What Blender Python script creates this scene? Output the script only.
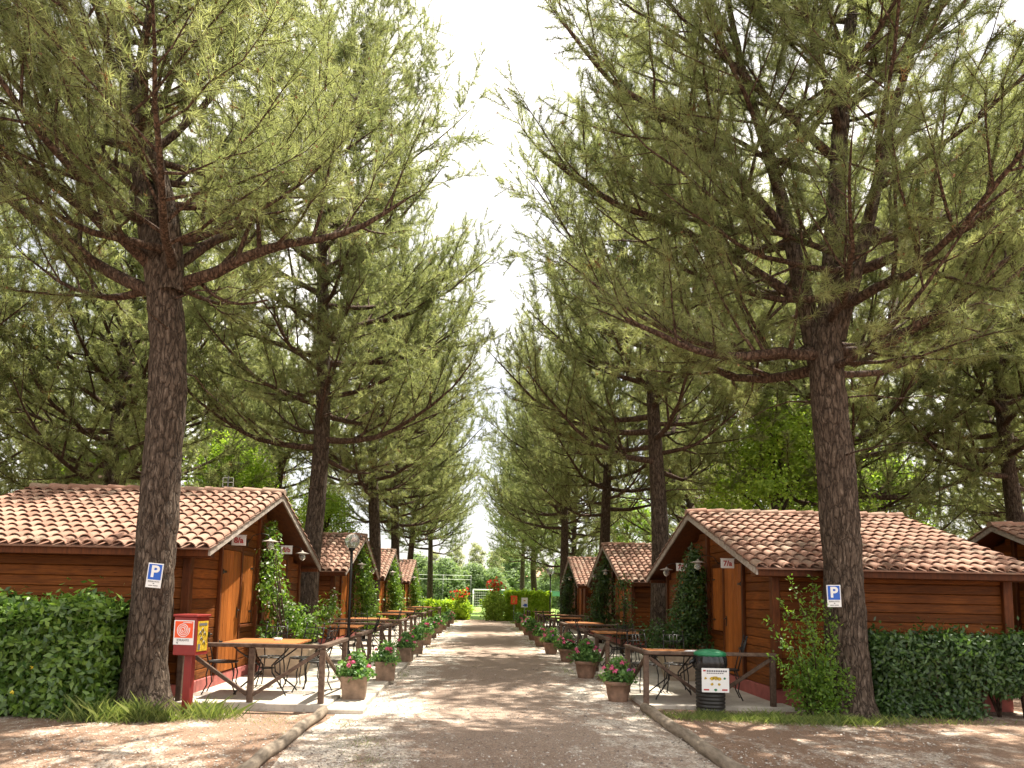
import bpy, math, random
import numpy as np
from mathutils import Vector, Matrix, noise as mnoise
R = math.radians
random.seed(7)
sc = bpy.context.scene
C = sc.collection
for o in list(bpy.data.objects): bpy.data.objects.remove(o)

# ------------------------------------------------------------------ camera
F, CAM_H, PITCH, ROLL, VPX, VPY = 740.0, 1.6, R(6.4), R(1.2), 480.0, 594.0
cp, sp, cr, sr = math.cos(PITCH), math.sin(PITCH), math.cos(ROLL), math.sin(ROLL)
fwd = Vector((0, cp, sp)); up0 = Vector((0, -sp, cp)); rt0 = Vector((1, 0, 0))
rt = rt0*cr + up0*sr; up = up0*cr - rt0*sr
OX = VPX - 512 + F*math.tan(PITCH)*sr
OY = VPY - 384 - F*math.tan(PITCH)*cr
cam_d = bpy.data.cameras.new('camera'); cam = bpy.data.objects.new('camera', cam_d); C.objects.link(cam)
M = Matrix((rt, up, -fwd)).transposed().to_4x4(); M.translation = Vector((0, 0, CAM_H))
cam.matrix_world = M
cam_d.sensor_width = 36; cam_d.lens = 36*F/1024
cam_d.shift_x = -OX/1024; cam_d.shift_y = OY/1024
cam_d.clip_end = 2000; cam_d.clip_start = .05
sc.camera = cam
def ray(u, v):
    return fwd + rt*((u-512-OX)/F) + up*((384+OY-v)/F)
def W(u, v, D):            # a point seen at (u, v) that stands D metres down the lane
    d = ray(u, v); return Vector((0, 0, CAM_H)) + d*(D/d.y)
def G(u, v, z=0):          # where the sight line meets the level z
    d = ray(u, v); return Vector((0, 0, CAM_H)) + d*((z-CAM_H)/d.z)

# ------------------------------------------------------------------ light
SUN = Vector((.285, .30, .91)).normalized()
world = bpy.data.worlds.new('World'); sc.world = world; world.use_nodes = True
nt = world.node_tree; nt.nodes.clear()
out = nt.nodes.new('ShaderNodeOutputWorld'); bg = nt.nodes.new('ShaderNodeBackground')
sky = nt.nodes.new('ShaderNodeTexSky'); sky.sky_type = 'NISHITA'; sky.sun_disc = False
sky.sun_elevation = math.asin(SUN.z); sky.sun_rotation = math.atan2(SUN.x, SUN.y)
sky.dust_density = 3; sky.air_density = 1; sky.ozone_density = 1
tc = nt.nodes.new('ShaderNodeTexCoord'); nz = nt.nodes.new('ShaderNodeTexNoise')
nz.inputs['Scale'].default_value = 2.2; nz.inputs['Detail'].default_value = 5
ramp = nt.nodes.new('ShaderNodeValToRGB'); ramp.color_ramp.elements[0].position = .42; ramp.color_ramp.elements[1].position = .58
ramp.color_ramp.elements[0].color = (.42, .42, .42, 1); ramp.color_ramp.elements[1].color = (1, 1, 1, 1)
mix = nt.nodes.new('ShaderNodeMix'); mix.data_type = 'RGBA'
mix.inputs[7].default_value = (13.6, 13.0, 12.4, 1)
L = nt.links.new
L(tc.outputs['Generated'], nz.inputs['Vector']); L(nz.outputs['Fac'], ramp.inputs['Fac'])
L(ramp.outputs['Color'], mix.inputs[0]); L(sky.outputs['Color'], mix.inputs[6])
L(mix.outputs[2], bg.inputs['Color']); L(bg.outputs['Background'], out.inputs['Surface'])
bg.inputs['Strength'].default_value = .055
sun_d = bpy.data.lights.new('sun', 'SUN'); sun_d.energy = 5; sun_d.angle = R(.55); sun_d.color = (1, .93, .80)
sun = bpy.data.objects.new('sun', sun_d); C.objects.link(sun)
sun.rotation_euler = (-SUN).to_track_quat('-Z', 'Y').to_euler()
sc.view_settings.view_transform = 'Standard'; sc.view_settings.look = 'None'
sc.view_settings.exposure = 1.5; sc.view_settings.gamma = 1
sc.render.engine = 'CYCLES'
cy = sc.cycles
cy.max_bounces = 7; cy.diffuse_bounces = 4; cy.glossy_bounces = 2; cy.transmission_bounces = 5; cy.transparent_max_bounces = 6
cy.use_denoising = True; cy.use_adaptive_sampling = True; cy.adaptive_threshold = .02; cy.sample_clamp_indirect = 6; cy.caustics_reflective = False; cy.caustics_refractive = False

# ------------------------------------------------------------------ helpers
def tag(o, label=None, cat=None, group=None, kind=None):
    for k, v in (('label', label), ('category', cat), ('group', group), ('kind', kind)):
        if v: o[k] = v
    return o
def empty(name, loc=(0, 0, 0), rz=0, label=None, cat=None, group=None):
    o = bpy.data.objects.new(name, None); C.objects.link(o); o.location = loc; o.rotation_euler = (0, 0, rz)
    o.empty_display_size = .2
    return tag(o, label, cat, group)
def link_mesh(name, me, parent=None):
    o = bpy.data.objects.new(name, me); C.objects.link(o)
    if parent: o.parent = parent
    return o
def copy_tree(root, loc, rz=None, label=None, scale=None, group=None):
    def rec(o, par):
        c = o.copy(); C.objects.link(c)
        if par: c.parent = par; c.matrix_parent_inverse = o.matrix_parent_inverse
        for ch in kids.get(o.name, []): rec(ch, c)
        return c
    kids = {}
    for o in C.objects:
        if o.parent: kids.setdefault(o.parent.name, []).append(o)
    r = rec(root, None); r.location = loc
    if rz is not None: r.rotation_euler = (0, 0, rz)
    if label: r['label'] = label
    if group: r['group'] = group
    if scale is not None: r.scale = scale if hasattr(scale, '__len__') else (scale,)*3
    return r
class MB:
    def __init__(s): s.v = []; s.f = []; s.r = []; s.sm = []
    def add(s, vs, fs, r=None, smooth=False):
        b = len(s.v); s.v += [tuple(v) for v in vs]
        if r is None: r = random.random()
        for f in fs: s.f.append(tuple(i+b for i in f)); s.r.append(r); s.sm.append(smooth)
        return s
    def box(s, x0, y0, z0, x1, y1, z1, r=None, M=None, ch=0):
        if ch:
            c = ch; vs = []
            # bevelled box: 24 verts
            xs = (x0, x1); ys = (y0, y1); zs = (z0, z1); idx = {}
            for i in (0, 1):
                for j in (0, 1):
                    for k in (0, 1):
                        dx = c if i == 0 else -c; dy = c if j == 0 else -c; dz = c if k == 0 else -c
                        idx[i, j, k, 0] = len(vs); vs.append((xs[i], ys[j]+dy, zs[k]+dz))
                        idx[i, j, k, 1] = len(vs); vs.append((xs[i]+dx, ys[j], zs[k]+dz))
                        idx[i, j, k, 2] = len(vs); vs.append((xs[i]+dx, ys[j]+dy, zs[k]))
            fs = []
            for i in (0, 1):
                q = [(i, 0, 0), (i, 1, 0), (i, 1, 1), (i, 0, 1)]; fs.append([idx[a+(0,)] for a in (q if i else q[::-1])])
                q = [(0, i, 0), (0, i, 1), (1, i, 1), (1, i, 0)]; fs.append([idx[a+(1,)] for a in (q if i else q[::-1])])
                q = [(0, 0, i), (1, 0, i), (1, 1, i), (0, 1, i)]; fs.append([idx[a+(2,)] for a in (q if i else q[::-1])])
            for j in (0, 1):
                for k in (0, 1):
                    fs.append((idx[0, j, k, 1], idx[1, j, k, 1], idx[1, j, k, 2], idx[0, j, k, 2]))
                    fs.append((idx[j, 0, k, 0], idx[j, 1, k, 0], idx[j, 1, k, 2], idx[j, 0, k, 2]))
                    fs.append((idx[j, k, 0, 0], idx[j, k, 1, 0], idx[j, k, 1, 1], idx[j, k, 0, 1]))
                    for i in (0, 1): pass
            for i in (0, 1):
                for j in (0, 1):
                    for k in (0, 1): fs.append((idx[i, j, k, 0], idx[i, j, k, 1], idx[i, j, k, 2]))
        else:
            vs = [(x, y, z) for x in (x0, x1) for y in (y0, y1) for z in (z0, z1)]
            fs = [(0, 1, 3, 2), (4, 6, 7, 5), (0, 4, 5, 1), (2, 3, 7, 6), (0, 2, 6, 4), (1, 5, 7, 3)]
        if M is not None: vs = [M @ Vector(v) for v in vs]
        return s.add(vs, fs, r)
    def tube(s, pts, rad, n=8, r=None, cap=True, flat=1):
        pts = [Vector(p) for p in pts]; m = len(pts)
        if not hasattr(rad, '__len__'): rad = [rad]*m
        vs = []; prev = None
        for i, p in enumerate(pts):
            t = (pts[min(i+1, m-1)]-pts[max(i-1, 0)]).normalized()
            if prev is None:
                a = Vector((0, 0, 1)) if abs(t.z) < .9 else Vector((1, 0, 0)); prev = t.cross(a).normalized()
            prev = (prev - t*prev.dot(t)).normalized(); b = t.cross(prev)
            for k in range(n):
                a = 2*math.pi*k/n; vs.append(p + (prev*math.cos(a) + b*math.sin(a)*flat)*rad[i])
        fs = [(i*n+k, i*n+(k+1) % n, (i+1)*n+(k+1) % n, (i+1)*n+k) for i in range(m-1) for k in range(n)]
        if cap: fs += [tuple(range(n))[::-1], tuple((m-1)*n+k for k in range(n))]
        return s.add(vs, fs, r, smooth=n > 4)
    def bar(s, a, b, w, h, r=None):      # squared timber from a to b
        a, b = Vector(a), Vector(b); d = b-a; ln = d.length; q = d.to_track_quat('X', 'Z').to_matrix().to_4x4(); q.translation = a
        return s.box(0, -w/2, -h/2, ln, w/2, h/2, r, q, ch=min(w, h)*.12)
    def lathe(s, prof, n=24, c=(0, 0, 0), r=None, cap=True):
        vs = [(c[0]+rr*math.cos(2*math.pi*k/n), c[1]+rr*math.sin(2*math.pi*k/n), c[2]+z) for rr, z in prof for k in range(n)]
        m = len(prof)
        fs = [(i*n+k, i*n+(k+1) % n, (i+1)*n+(k+1) % n, (i+1)*n+k) for i in range(m-1) for k in range(n)]
        if cap: fs += [tuple(range(n))[::-1], tuple((m-1)*n+k for k in range(n))]
        return s.add(vs, fs, r, smooth=True)
    def mesh(s, name, m):
        me = bpy.data.meshes.new(name); me.from_pydata(s.v, [], s.f)
        at = me.attributes.new('rnd', 'FLOAT', 'FACE'); at.data.foreach_set('value', np.array(s.r, 'f'))
        me.polygons.foreach_set('use_smooth', s.sm); me.materials.append(m); me.update(); return me
    def build(s, name, m, parent=None, loc=None, rz=0):
        o = link_mesh(name, s.mesh(name, m), parent)
        if loc is not None: o.location = loc; o.rotation_euler = (0, 0, rz)
        return o
def fast_mesh(name, V, k, m, rnd=None, smooth=False):
    """V: (nfaces*k,3) unshared vertices, k verts per face"""
    n = len(V)//k; me = bpy.data.meshes.new(name)
    me.vertices.add(len(V)); me.vertices.foreach_set('co', np.ascontiguousarray(V, 'f').ravel())
    me.loops.add(len(V)); me.loops.foreach_set('vertex_index', np.arange(len(V), dtype='i'))
    me.polygons.add(n); me.polygons.foreach_set('loop_start', np.arange(0, len(V), k, dtype='i'))
    me.update(calc_edges=True)
    if rnd is not None:
        at = me.attributes.new('rnd', 'FLOAT', 'FACE'); at.data.foreach_set('value', np.asarray(rnd, 'f'))
    me.materials.append(m); return me
def nrm(a): return a/np.maximum(np.linalg.norm(a, axis=-1, keepdims=True), 1e-9)

# ------------------------------------------------------------------ materials
def newmat(name):
    m = bpy.data.materials.new(name); m.use_nodes = True; n = m.node_tree; b = n.nodes['Principled BSDF']
    return m, n, b
def node(n, t, **kw):
    o = n.nodes.new(t)
    for k, v in kw.items():
        if k.startswith('i_'): o.inputs[k[2:].replace('_', ' ')].default_value = v
        else: setattr(o, k, v)
    return o
def rmp(n, fac, stops):
    r = n.nodes.new('ShaderNodeValToRGB'); e = r.color_ramp.elements
    while len(e) < len(stops): e.new(.5)
    for x, (p, c) in zip(e, stops): x.position = p; x.color = (*c, 1) if len(c) == 3 else c
    n.links.new(fac, r.inputs['Fac']); return r.outputs['Color']
def mixc(n, fac, a, b, mode='MIX'):
    m = n.nodes.new('ShaderNodeMix'); m.data_type = 'RGBA'; m.blend_type = mode
    for i, x in ((0, fac), (6, a), (7, b)):
        if isinstance(x, (int, float)): m.inputs[i].default_value = x
        elif isinstance(x, tuple): m.inputs[i].default_value = (*x, 1)
        else: n.links.new(x, m.inputs[i])
    return m.outputs[2]
def coords(n, scale=(1, 1, 1), kind='Object'):
    t = n.nodes.new('ShaderNodeTexCoord'); mp = n.nodes.new('ShaderNodeMapping'); mp.inputs['Scale'].default_value = scale
    n.links.new(t.outputs[kind], mp.inputs['Vector']); return mp.outputs['Vector']
def noise_(n, vec, scale, detail=4, rough=.55, out='Fac'):
    t = n.nodes.new('ShaderNodeTexNoise'); t.inputs['Scale'].default_value = scale; t.inputs['Detail'].default_value = detail
    t.inputs['Roughness'].default_value = rough; n.links.new(vec, t.inputs['Vector']); return t.outputs[out]
def bump(n, b, h, st, dist=.01):
    p = n.nodes.new('ShaderNodeBump'); p.inputs['Strength'].default_value = st; p.inputs['Distance'].default_value = dist
    n.links.new(h, p.inputs['Height']); n.links.new(p.outputs['Normal'], b.inputs['Normal'])
def rndattr(n):
    a = n.nodes.new('ShaderNodeAttribute'); a.attribute_name = 'rnd'; return a.outputs['Fac']
def simple(name, col, rough=.6, metal=0, var=.25, sc_=8, bmp=0):
    m, n, b = newmat(name); v = coords(n)
    f = noise_(n, v, sc_)
    c = rmp(n, f, [(.3, tuple(x*(1-var) for x in col)), (.7, tuple(min(1, x*(1+var)) for x in col))])
    n.links.new(c, b.inputs['Base Color']); b.inputs['Roughness'].default_value = rough; b.inputs['Metallic'].default_value = metal
    if bmp: bump(n, b, noise_(n, v, sc_*6), bmp)
    return m
def wood(name, c0, c1, grain=(2, 2, 30), rough=.5, var=.35, knots=True):
    m, n, b = newmat(name); v = coords(n, grain)
    r = rndattr(n)
    add = n.nodes.new('ShaderNodeVectorMath'); add.operation = 'ADD'
    sca = n.nodes.new('ShaderNodeVectorMath'); sca.operation = 'SCALE'; sca.inputs[0].default_value = (37, 17, 91)
    n.links.new(r, sca.inputs['Scale']); n.links.new(v, add.inputs[0]); n.links.new(sca.outputs[0], add.inputs[1])
    f = noise_(n, add.outputs[0], 1.6, 6, .65)
    c = rmp(n, f, [(.32, c0), (.62, c1)])
    bri = n.nodes.new('ShaderNodeMapRange'); bri.inputs['To Min'].default_value = 1-var; bri.inputs['To Max'].default_value = 1+var
    n.links.new(r, bri.inputs['Value'])
    mm = n.nodes.new('ShaderNodeVectorMath'); mm.operation = 'SCALE'; n.links.new(c, mm.inputs[0]); n.links.new(bri.outputs[0], mm.inputs['Scale'])
    col = mm.outputs[0]
    if knots:
        v2 = coords(n, tuple(x*.12+1.2 for x in grain)); vo = n.nodes.new('ShaderNodeTexVoronoi'); vo.inputs['Scale'].default_value = 1.7
        n.links.new(v2, vo.inputs['Vector'])
        k = rmp(n, vo.outputs['Distance'], [(.03, (.35, .3, .28)), (.09, (1, 1, 1))])
        col = mixc(n, .8, col, k, 'MULTIPLY')
    wv = noise_(n, coords(n), 1.3, 3)
    wear = rmp(n, wv, [(.35, (.72, .7, .68)), (.65, (1.0, 1, 1))])
    col = mixc(n, 1.0, col, wear, 'MULTIPLY')
    n.links.new(col, b.inputs['Base Color']); b.inputs['Roughness'].default_value = rough
    bump(n, b, f, .35, .004); b.inputs['Specular IOR Level'].default_value = .16
    return m
def leafmat(name, c0, c1, trans=.4, rough=.55, tcol=None, spec=.4, dead=None):
    m, n, b = newmat(name); r = rndattr(n)
    stops = [(0, c0), (1, c1)] if dead is None else [(0, c0), (.94, c1), (.955, dead)]
    c = rmp(n, r, stops)
    n.links.new(c, b.inputs['Base Color']); b.inputs['Roughness'].default_value = rough; b.inputs['Specular IOR Level'].default_value = spec
    t = n.nodes.new('ShaderNodeBsdfTranslucent'); mx = n.nodes.new('ShaderNodeMixShader'); mx.inputs[0].default_value = trans
    tc_ = mixc(n, 1, c, tcol or (1.7, 1.75, 1.0), 'MULTIPLY'); n.links.new(tc_, t.inputs['Color'])
    n.links.new(b.outputs[0], mx.inputs[1]); n.links.new(t.outputs[0], mx.inputs[2])
    n.links.new(mx.outputs[0], n.nodes['Material Output'].inputs['Surface'])
    return m
def barkmat(name, c0, c1, c2):
    m, n, b = newmat(name); v = coords(n, (1, 1, .28))
    vo = n.nodes.new('ShaderNodeTexVoronoi'); vo.inputs['Scale'].default_value = 16; vo.feature = 'DISTANCE_TO_EDGE'
    w = noise_(n, v, 9, 4, .6, 'Color'); vv = mixc(n, .16, v, w, 'ADD'); n.links.new(vv, vo.inputs['Vector'])
    f = noise_(n, v, 24, 6, .7)
    c = rmp(n, f, [(.3, c0), (.52, c1), (.72, c2)])
    cr_ = rmp(n, vo.outputs['Distance'], [(0, (.25, .22, .2)), (.10, (1, 1, 1))])
    n.links.new(mixc(n, .85, c, cr_, 'MULTIPLY'), b.inputs['Base Color']); b.inputs['Roughness'].default_value = .9
    b.inputs['Specular IOR Level'].default_value = .2
    h = mixc(n, .4, rmp(n, vo.outputs['Distance'], [(0, (0, 0, 0)), (.16, (1, 1, 1))]), f)
    bump(n, b, h, 1.0, .03)
    return m
MAT = {}
MAT['board'] = wood('stained_boards', (.085, .024, .0045), (.21, .064, .0115), (2.2, 2.2, 34), rough=.62)
MAT['door'] = wood('door_planks', (.23, .068, .013), (.39, .125, .026), (24, 24, 2.0), var=.2)
MAT['trim'] = wood('dark_trim', (.065, .019, .006), (.13, .038, .010), (20, 20, 3), var=.25, knots=False)
MAT['fascia'] = wood('weathered_fascia', (.26, .22, .19), (.48, .43, .38), (9, 9, 9), rough=.8, var=.15, knots=False)
MAT['soffit'] = wood('soffit', (.07, .022, .008), (.15, .05, .015), (14, 3, 14), var=.3)
MAT['rail'] = wood('weathered_rail', (.075, .048, .036), (.17, .115, .085), (9, 9, 9), rough=.8, var=.25, knots=False)
MAT['log'] = wood('grey_log', (.16, .13, .10), (.34, .28, .22), (14, 3, 14), rough=.9, var=.1, knots=False)
MAT['tabletop'] = wood('table_slats', (.30, .11, .035), (.50, .20, .07), (3, 22, 22), var=.2, knots=False)
MAT['plinth'] = simple('red_plinth', (.34, .095, .08), .85, var=.25, sc_=5, bmp=.2)
MAT['iron'] = simple('black_iron', (.02, .018, .017), .45, .3, var=.3)
MAT['redpaint'] = simple('red_paint', (.21, .016, .013), .4, var=.15)
MAT['white'] = simple('white_enamel', (.78, .78, .77), .4, var=.05, sc_=3)
MAT['blue'] = simple('sign_blue', (.01, .10, .50), .4, var=.06)
MAT['orange'] = simple('sign_orange', (.80, .085, .012), .45, var=.05)
MAT['yellow'] = simple('sign_yellow', (.45, .30, .02), .5, var=.4, sc_=25)
MAT['inkred'] = simple('red_ink', (.42, .02, .02), .5, var=.1)
MAT['ink'] = simple('grey_ink', (.12, .12, .13), .6, var=.1)
MAT['green'] = simple('green_plastic', (.015, .18, .075), .45, var=.2)
MAT['binblack'] = simple('black_plastic', (.022, .02, .018), .55, var=.3)
MAT['bag'] = simple('bag_film', (.012, .012, .013), .25, var=.2)
MAT['paper'] = simple('paper', (.55, .58, .62), .6, var=.15, sc_=40)
MAT['render'] = simple('white_render', (.72, .70, .66), .9, var=.08, sc_=2)
MAT['farroof'] = simple('far_roof', (.45, .25, .18), .9, var=.2, sc_=6)
MAT['net'] = simple('green_net', (.16, .42, .36), .8, var=.1)
MAT['stone'] = simple('cast_stone_planter', (.36, .29, .21), .9, var=.25, sc_=6, bmp=.5)
MAT['stake'] = simple('grey_metal', (.3, .3, .3), .5, .6)
MAT['blossom'] = leafmat('pink_petals', (.60, .07, .19), (.86, .24, .40), .3, tcol=(1.1, 1.1, 1.1))
MAT['mauve'] = leafmat('mauve_petals', (.30, .05, .30), (.5, .12, .45), .3, tcol=(1.1, 1.1, 1.1))
MAT['redrose'] = leafmat('red_petals', (.65, .03, .02), (.85, .10, .06), .3, tcol=(1.1, 1.1, 1.1))
MAT['whitefl'] = leafmat('white_petals', (.75, .75, .68), (.9, .9, .85), .3, tcol=(1, 1, 1))
MAT['yellowfl'] = leafmat('yellow_leaves', (.75, .55, .02), (.9, .75, .1), .3, tcol=(1, 1, 1))
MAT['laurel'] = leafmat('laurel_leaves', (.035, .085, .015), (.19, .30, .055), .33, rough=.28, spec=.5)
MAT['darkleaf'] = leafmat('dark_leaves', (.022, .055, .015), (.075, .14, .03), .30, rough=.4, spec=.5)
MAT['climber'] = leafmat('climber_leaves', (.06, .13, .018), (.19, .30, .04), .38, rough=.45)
MAT['potleaf'] = leafmat('pot_leaves', (.05, .13, .03), (.17, .30, .08), .35, rough=.5)
MAT['bright'] = leafmat('bright_leaves', (.14, .23, .025), (.35, .47, .08), .45, rough=.55)
MAT['limehedge'] = leafmat('lime_hedge_leaves', (.2, .32, .02), (.44, .56, .06), .5, rough=.55)
MAT['grass'] = leafmat('grass_blades', (.06, .11, .02), (.30, .34, .11), .4, rough=.6)
MAT['needle'] = leafmat('pine_needles', (.11, .138, .055), (.35, .375, .19), .55, rough=.5, tcol=(1.6, 1.6, 1.1), dead=(.20, .11, .05))
MAT['cone'] = leafmat('brown_cones', (.14, .07, .03), (.34, .19, .09), .15, tcol=(1, 1, 1))
MAT['conifer'] = leafmat('far_conifer', (.13, .19, .09), (.26, .34, .17), .35, rough=.7)
MAT['willow'] = leafmat('far_grey_leaves', (.22, .24, .15), (.42, .43, .30), .4, rough=.8)
MAT['bark'] = barkmat('pine_bark', (.042, .030, .022), (.10, .072, .053), (.23, .18, .14))
MAT['barkred'] = barkmat('upper_bark', (.045, .029, .020), (.11, .069, .048), (.22, .16, .12))
m, n, b = newmat('globe_glass'); MAT['glass'] = m
b.inputs['Base Color'].default_value = (.9, .92, .9, 1); b.inputs['Roughness'].default_value = .08
b.inputs['Transmission Weight'].default_value = .75; b.inputs['IOR'].default_value = 1.15
m, n, b = newmat('dark_pane'); MAT['pane'] = m
b.inputs['Base Color'].default_value = (.03, .035, .04, 1); b.inputs['Roughness'].default_value = .08
# tiles
m, n, b = newmat('terracotta_tiles'); MAT['tile'] = m
r = rndattr(n); c = rmp(n, r, [(0, (.22, .11, .072)), (.35, (.30, .155, .105)), (.7, (.34, .19, .135)), (1, (.31, .215, .155))])
v = coords(n); f = noise_(n, v, 3.5, 5, .65); f2 = noise_(n, v, 40, 3)
c = mixc(n, rmp(n, f, [(.48, (0, 0, 0)), (.68, (.7, .7, .7))]), c, (.27, .20, .145))
c = mixc(n, rmp(n, f2, [(.55, (0, 0, 0)), (.75, (.5, .5, .5))]), c, (.14, .10, .075))
n.links.new(c, b.inputs['Base Color']); b.inputs['Roughness'].default_value = .9; bump(n, b, f2, .4, .006)
# terracotta pot / wood barrel
MAT['pot'] = simple('old_terracotta', (.23, .155, .105), .9, var=.35, sc_=9, bmp=.4)
MAT['barrel'] = simple('warm_terracotta', (.25, .15, .10), .9, var=.35, sc_=9, bmp=.4)
# concrete
m, n, b = newmat('patio_concrete'); MAT['concrete'] = m
v = coords(n); c = rmp(n, noise_(n, v, 2.5, 7, .7), [(.3, (.34, .30, .25)), (.7, (.55, .50, .43))])
c = mixc(n, rmp(n, noise_(n, v, 30, 4), [(.55, (0, 0, 0)), (.72, (.6, .6, .6))]), c, (.22, .17, .12))
n.links.new(c, b.inputs['Base Color']); b.inputs['Roughness'].default_value = .9; bump(n, b, noise_(n, v, 60, 4), .3, .005)
# ground
def groundmat(name, gravel, litter, grass, litter_lo, grass_lo, tracks=False):
    m, n, b = newmat(name); v = coords(n)
    vo = n.nodes.new('ShaderNodeTexVoronoi'); vo.inputs['Scale'].default_value = 48; vo.inputs['Randomness'].default_value = 1
    n.links.new(v, vo.inputs['Vector'])
    sep = n.nodes.new('ShaderNodeSeparateColor'); n.links.new(vo.outputs['Color'], sep.inputs[0])
    g = rmp(n, sep.outputs[0], [(0, tuple(x*.45 for x in gravel)), (.5, gravel), (.9, tuple(min(x*1.35, .8) for x in gravel)), (1, (.75, .73, .70))])
    fine = noise_(n, v, 130, 3, .7)
    g = mixc(n, .7, g, rmp(n, fine, [(.3, (.5, .48, .46)), (.65, (1.1, 1.1, 1.1))]), 'MULTIPLY')
    v2 = coords(n, (1, .55, 1)); big = noise_(n, v2, .55, 8, .68); med = noise_(n, v2, 3.3, 6, .72)
    s = n.nodes.new('ShaderNodeMath'); s.operation = 'ADD'; n.links.new(big, s.inputs[0]); n.links.new(med, s.inputs[1])
    fac = s.outputs[0]
    if tracks:
        sx = n.nodes.new('ShaderNodeSeparateXYZ'); t = n.nodes.new('ShaderNodeTexCoord'); n.links.new(t.outputs['Object'], sx.inputs[0])
        tr = n.nodes.new('ShaderNodeMath'); tr.operation = 'SINE'
        ml = n.nodes.new('ShaderNodeMath'); ml.operation = 'MULTIPLY_ADD'; ml.inputs[1].default_value = 1.45; ml.inputs[2].default_value = 1.0
        n.links.new(sx.outputs[0], ml.inputs[0]); n.links.new(ml.outputs[0], tr.inputs[0])
        s2 = n.nodes.new('ShaderNodeMath'); s2.operation = 'MULTIPLY_ADD'; s2.inputs[1].default_value = .17
        n.links.new(tr.outputs[0], s2.inputs[0]); n.links.new(fac, s2.inputs[2]); fac = s2.outputs[0]
    needles = n.nodes.new('ShaderNodeTexNoise'); needles.inputs['Scale'].default_value = 70; needles.inputs['Detail'].default_value = 3; needles.inputs['Distortion'].default_value = 1.5
    n.links.new(v, needles.inputs['Vector'])
    lit = rmp(n, needles.outputs['Fac'], [(.35, tuple(x*.45 for x in litter)), (.6, litter), (.75, tuple(x*1.7 for x in litter))])
    f = rmp(n, fac, [(litter_lo, (0, 0, 0)), (litter_lo+.42, (.95, .95, .95))])
    c = mixc(n, f, g, lit)
    gv = noise_(n, v, 1.1, 7, .75)
    gr = rmp(n, noise_(n, v, 90, 3), [(.3, tuple(x*.5 for x in grass)), (.7, tuple(x*1.4 for x in grass))])
    c = mixc(n, rmp(n, gv, [(grass_lo, (0, 0, 0)), (grass_lo+.1, (.8, .8, .8))]), c, gr)
    n.links.new(c, b.inputs['Base Color']); b.inputs['Roughness'].default_value = .95; b.inputs['Specular IOR Level'].default_value = .15
    h = mixc(n, .5, vo.outputs['Distance'], fine); bump(n, b, h, .7, .015)
    return m
MAT['road'] = groundmat('lane_gravel', (.58, .505, .43), (.37, .275, .215), (.12, .17, .04), .86, .70, True)
MAT['ground'] = groundmat('needle_strewn_ground', (.52, .445, .37), (.28, .18, .125), (.10, .16, .035), .82, .66)
MAT['lawn'] = groundmat('lawn', (.16, .24, .06), (.20, .30, .07), (.22, .34, .08), .9, .4)

# ------------------------------------------------------------------ setting
def sheet(name, pts, z, m, kind='structure'):
    me = bpy.data.meshes.new(name); me.from_pydata([(x, y, z) for x, y in pts], [], [tuple(range(len(pts)))]); me.materials.append(m)
    o = link_mesh(name, me); tag(o, kind=kind); return o
g = sheet('ground', [(-700, -60), (700, -60), (700, 1200), (-700, 1200)], 0, MAT['ground'])
rng = np.random.default_rng(3)
ys = np.linspace(2, 44.9, 90); edge = lambda a: a + .05*np.sin(ys*2.1) + rng.normal(0, .02, len(ys))
xl, xr = edge(-1.9), edge(2.36)
me = bpy.data.meshes.new('gravel_lane')
me.from_pydata([(x, y, .004) for x, y in zip(xl, ys)] + [(x, y, .004) for x, y in zip(xr, ys)], [], [(i, 90+i, 91+i, i+1) for i in range(89)])
me.materials.append(MAT['road']); tag(link_mesh('gravel_lane', me), kind='structure')
sheet('lawn', [(-60, 46.6), (70, 46.6), (70, 150), (-60, 150)], .006, MAT['lawn'])
def slab(name, x0, x1, y0, y1, z, step=None):
    mb = MB(); mb.box(x0, y0, -.05, x1, y1, z, ch=.012)
    o = mb.build(name, MAT['concrete']); tag(o, kind='structure')
LC = [13.6, 23.7, 31.9, 42.1]; LX = -4.1
RC = [14.6, 24.9, 34.6]; RX = 4.5
slab('patio', LX-.1, -2.0, 10.05, 45.5, .10)
slab('path_edge', -1.998, -1.55, 10.35, 45.5, .07)
slab('patio', 2.42, RX+.1, 10.95, 45.5, .06)
mb = MB(); mb.box(-2.06, 9.9, -.05, -1.5, 10.34, .068, ch=.015)
tag(mb.build('doorstep', MAT['concrete']), 'low concrete step at the corner of the sunny patio under the first pot', 'step')
def lumpy_log(name, a, b, r, label):
    mb = MB(); n_ = 26; pts = []
    for i in range(n_+1):
        p = Vector(a).lerp(Vector(b), i/n_); p.x += .012*math.sin(i*.9); p.z += .006*math.sin(i*1.7); pts.append(p)
    mb.tube(pts, [r*(1+.06*math.sin(i*1.3)) for i in range(n_+1)], 14, r=.5)
    tag(mb.build(name, MAT['log']), label, 'log edging')
lumpy_log('log_kerb', (-2.0, 9.85, .05), (-1.99, 4.2, .05), .062, 'round grey log laid as kerb left of the gravel lane')
lumpy_log('log_kerb', (2.36, 10.7, .05), (2.40, 4.0, .05), .07, 'round grey log laid as kerb right of the lane near the bin')

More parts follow.
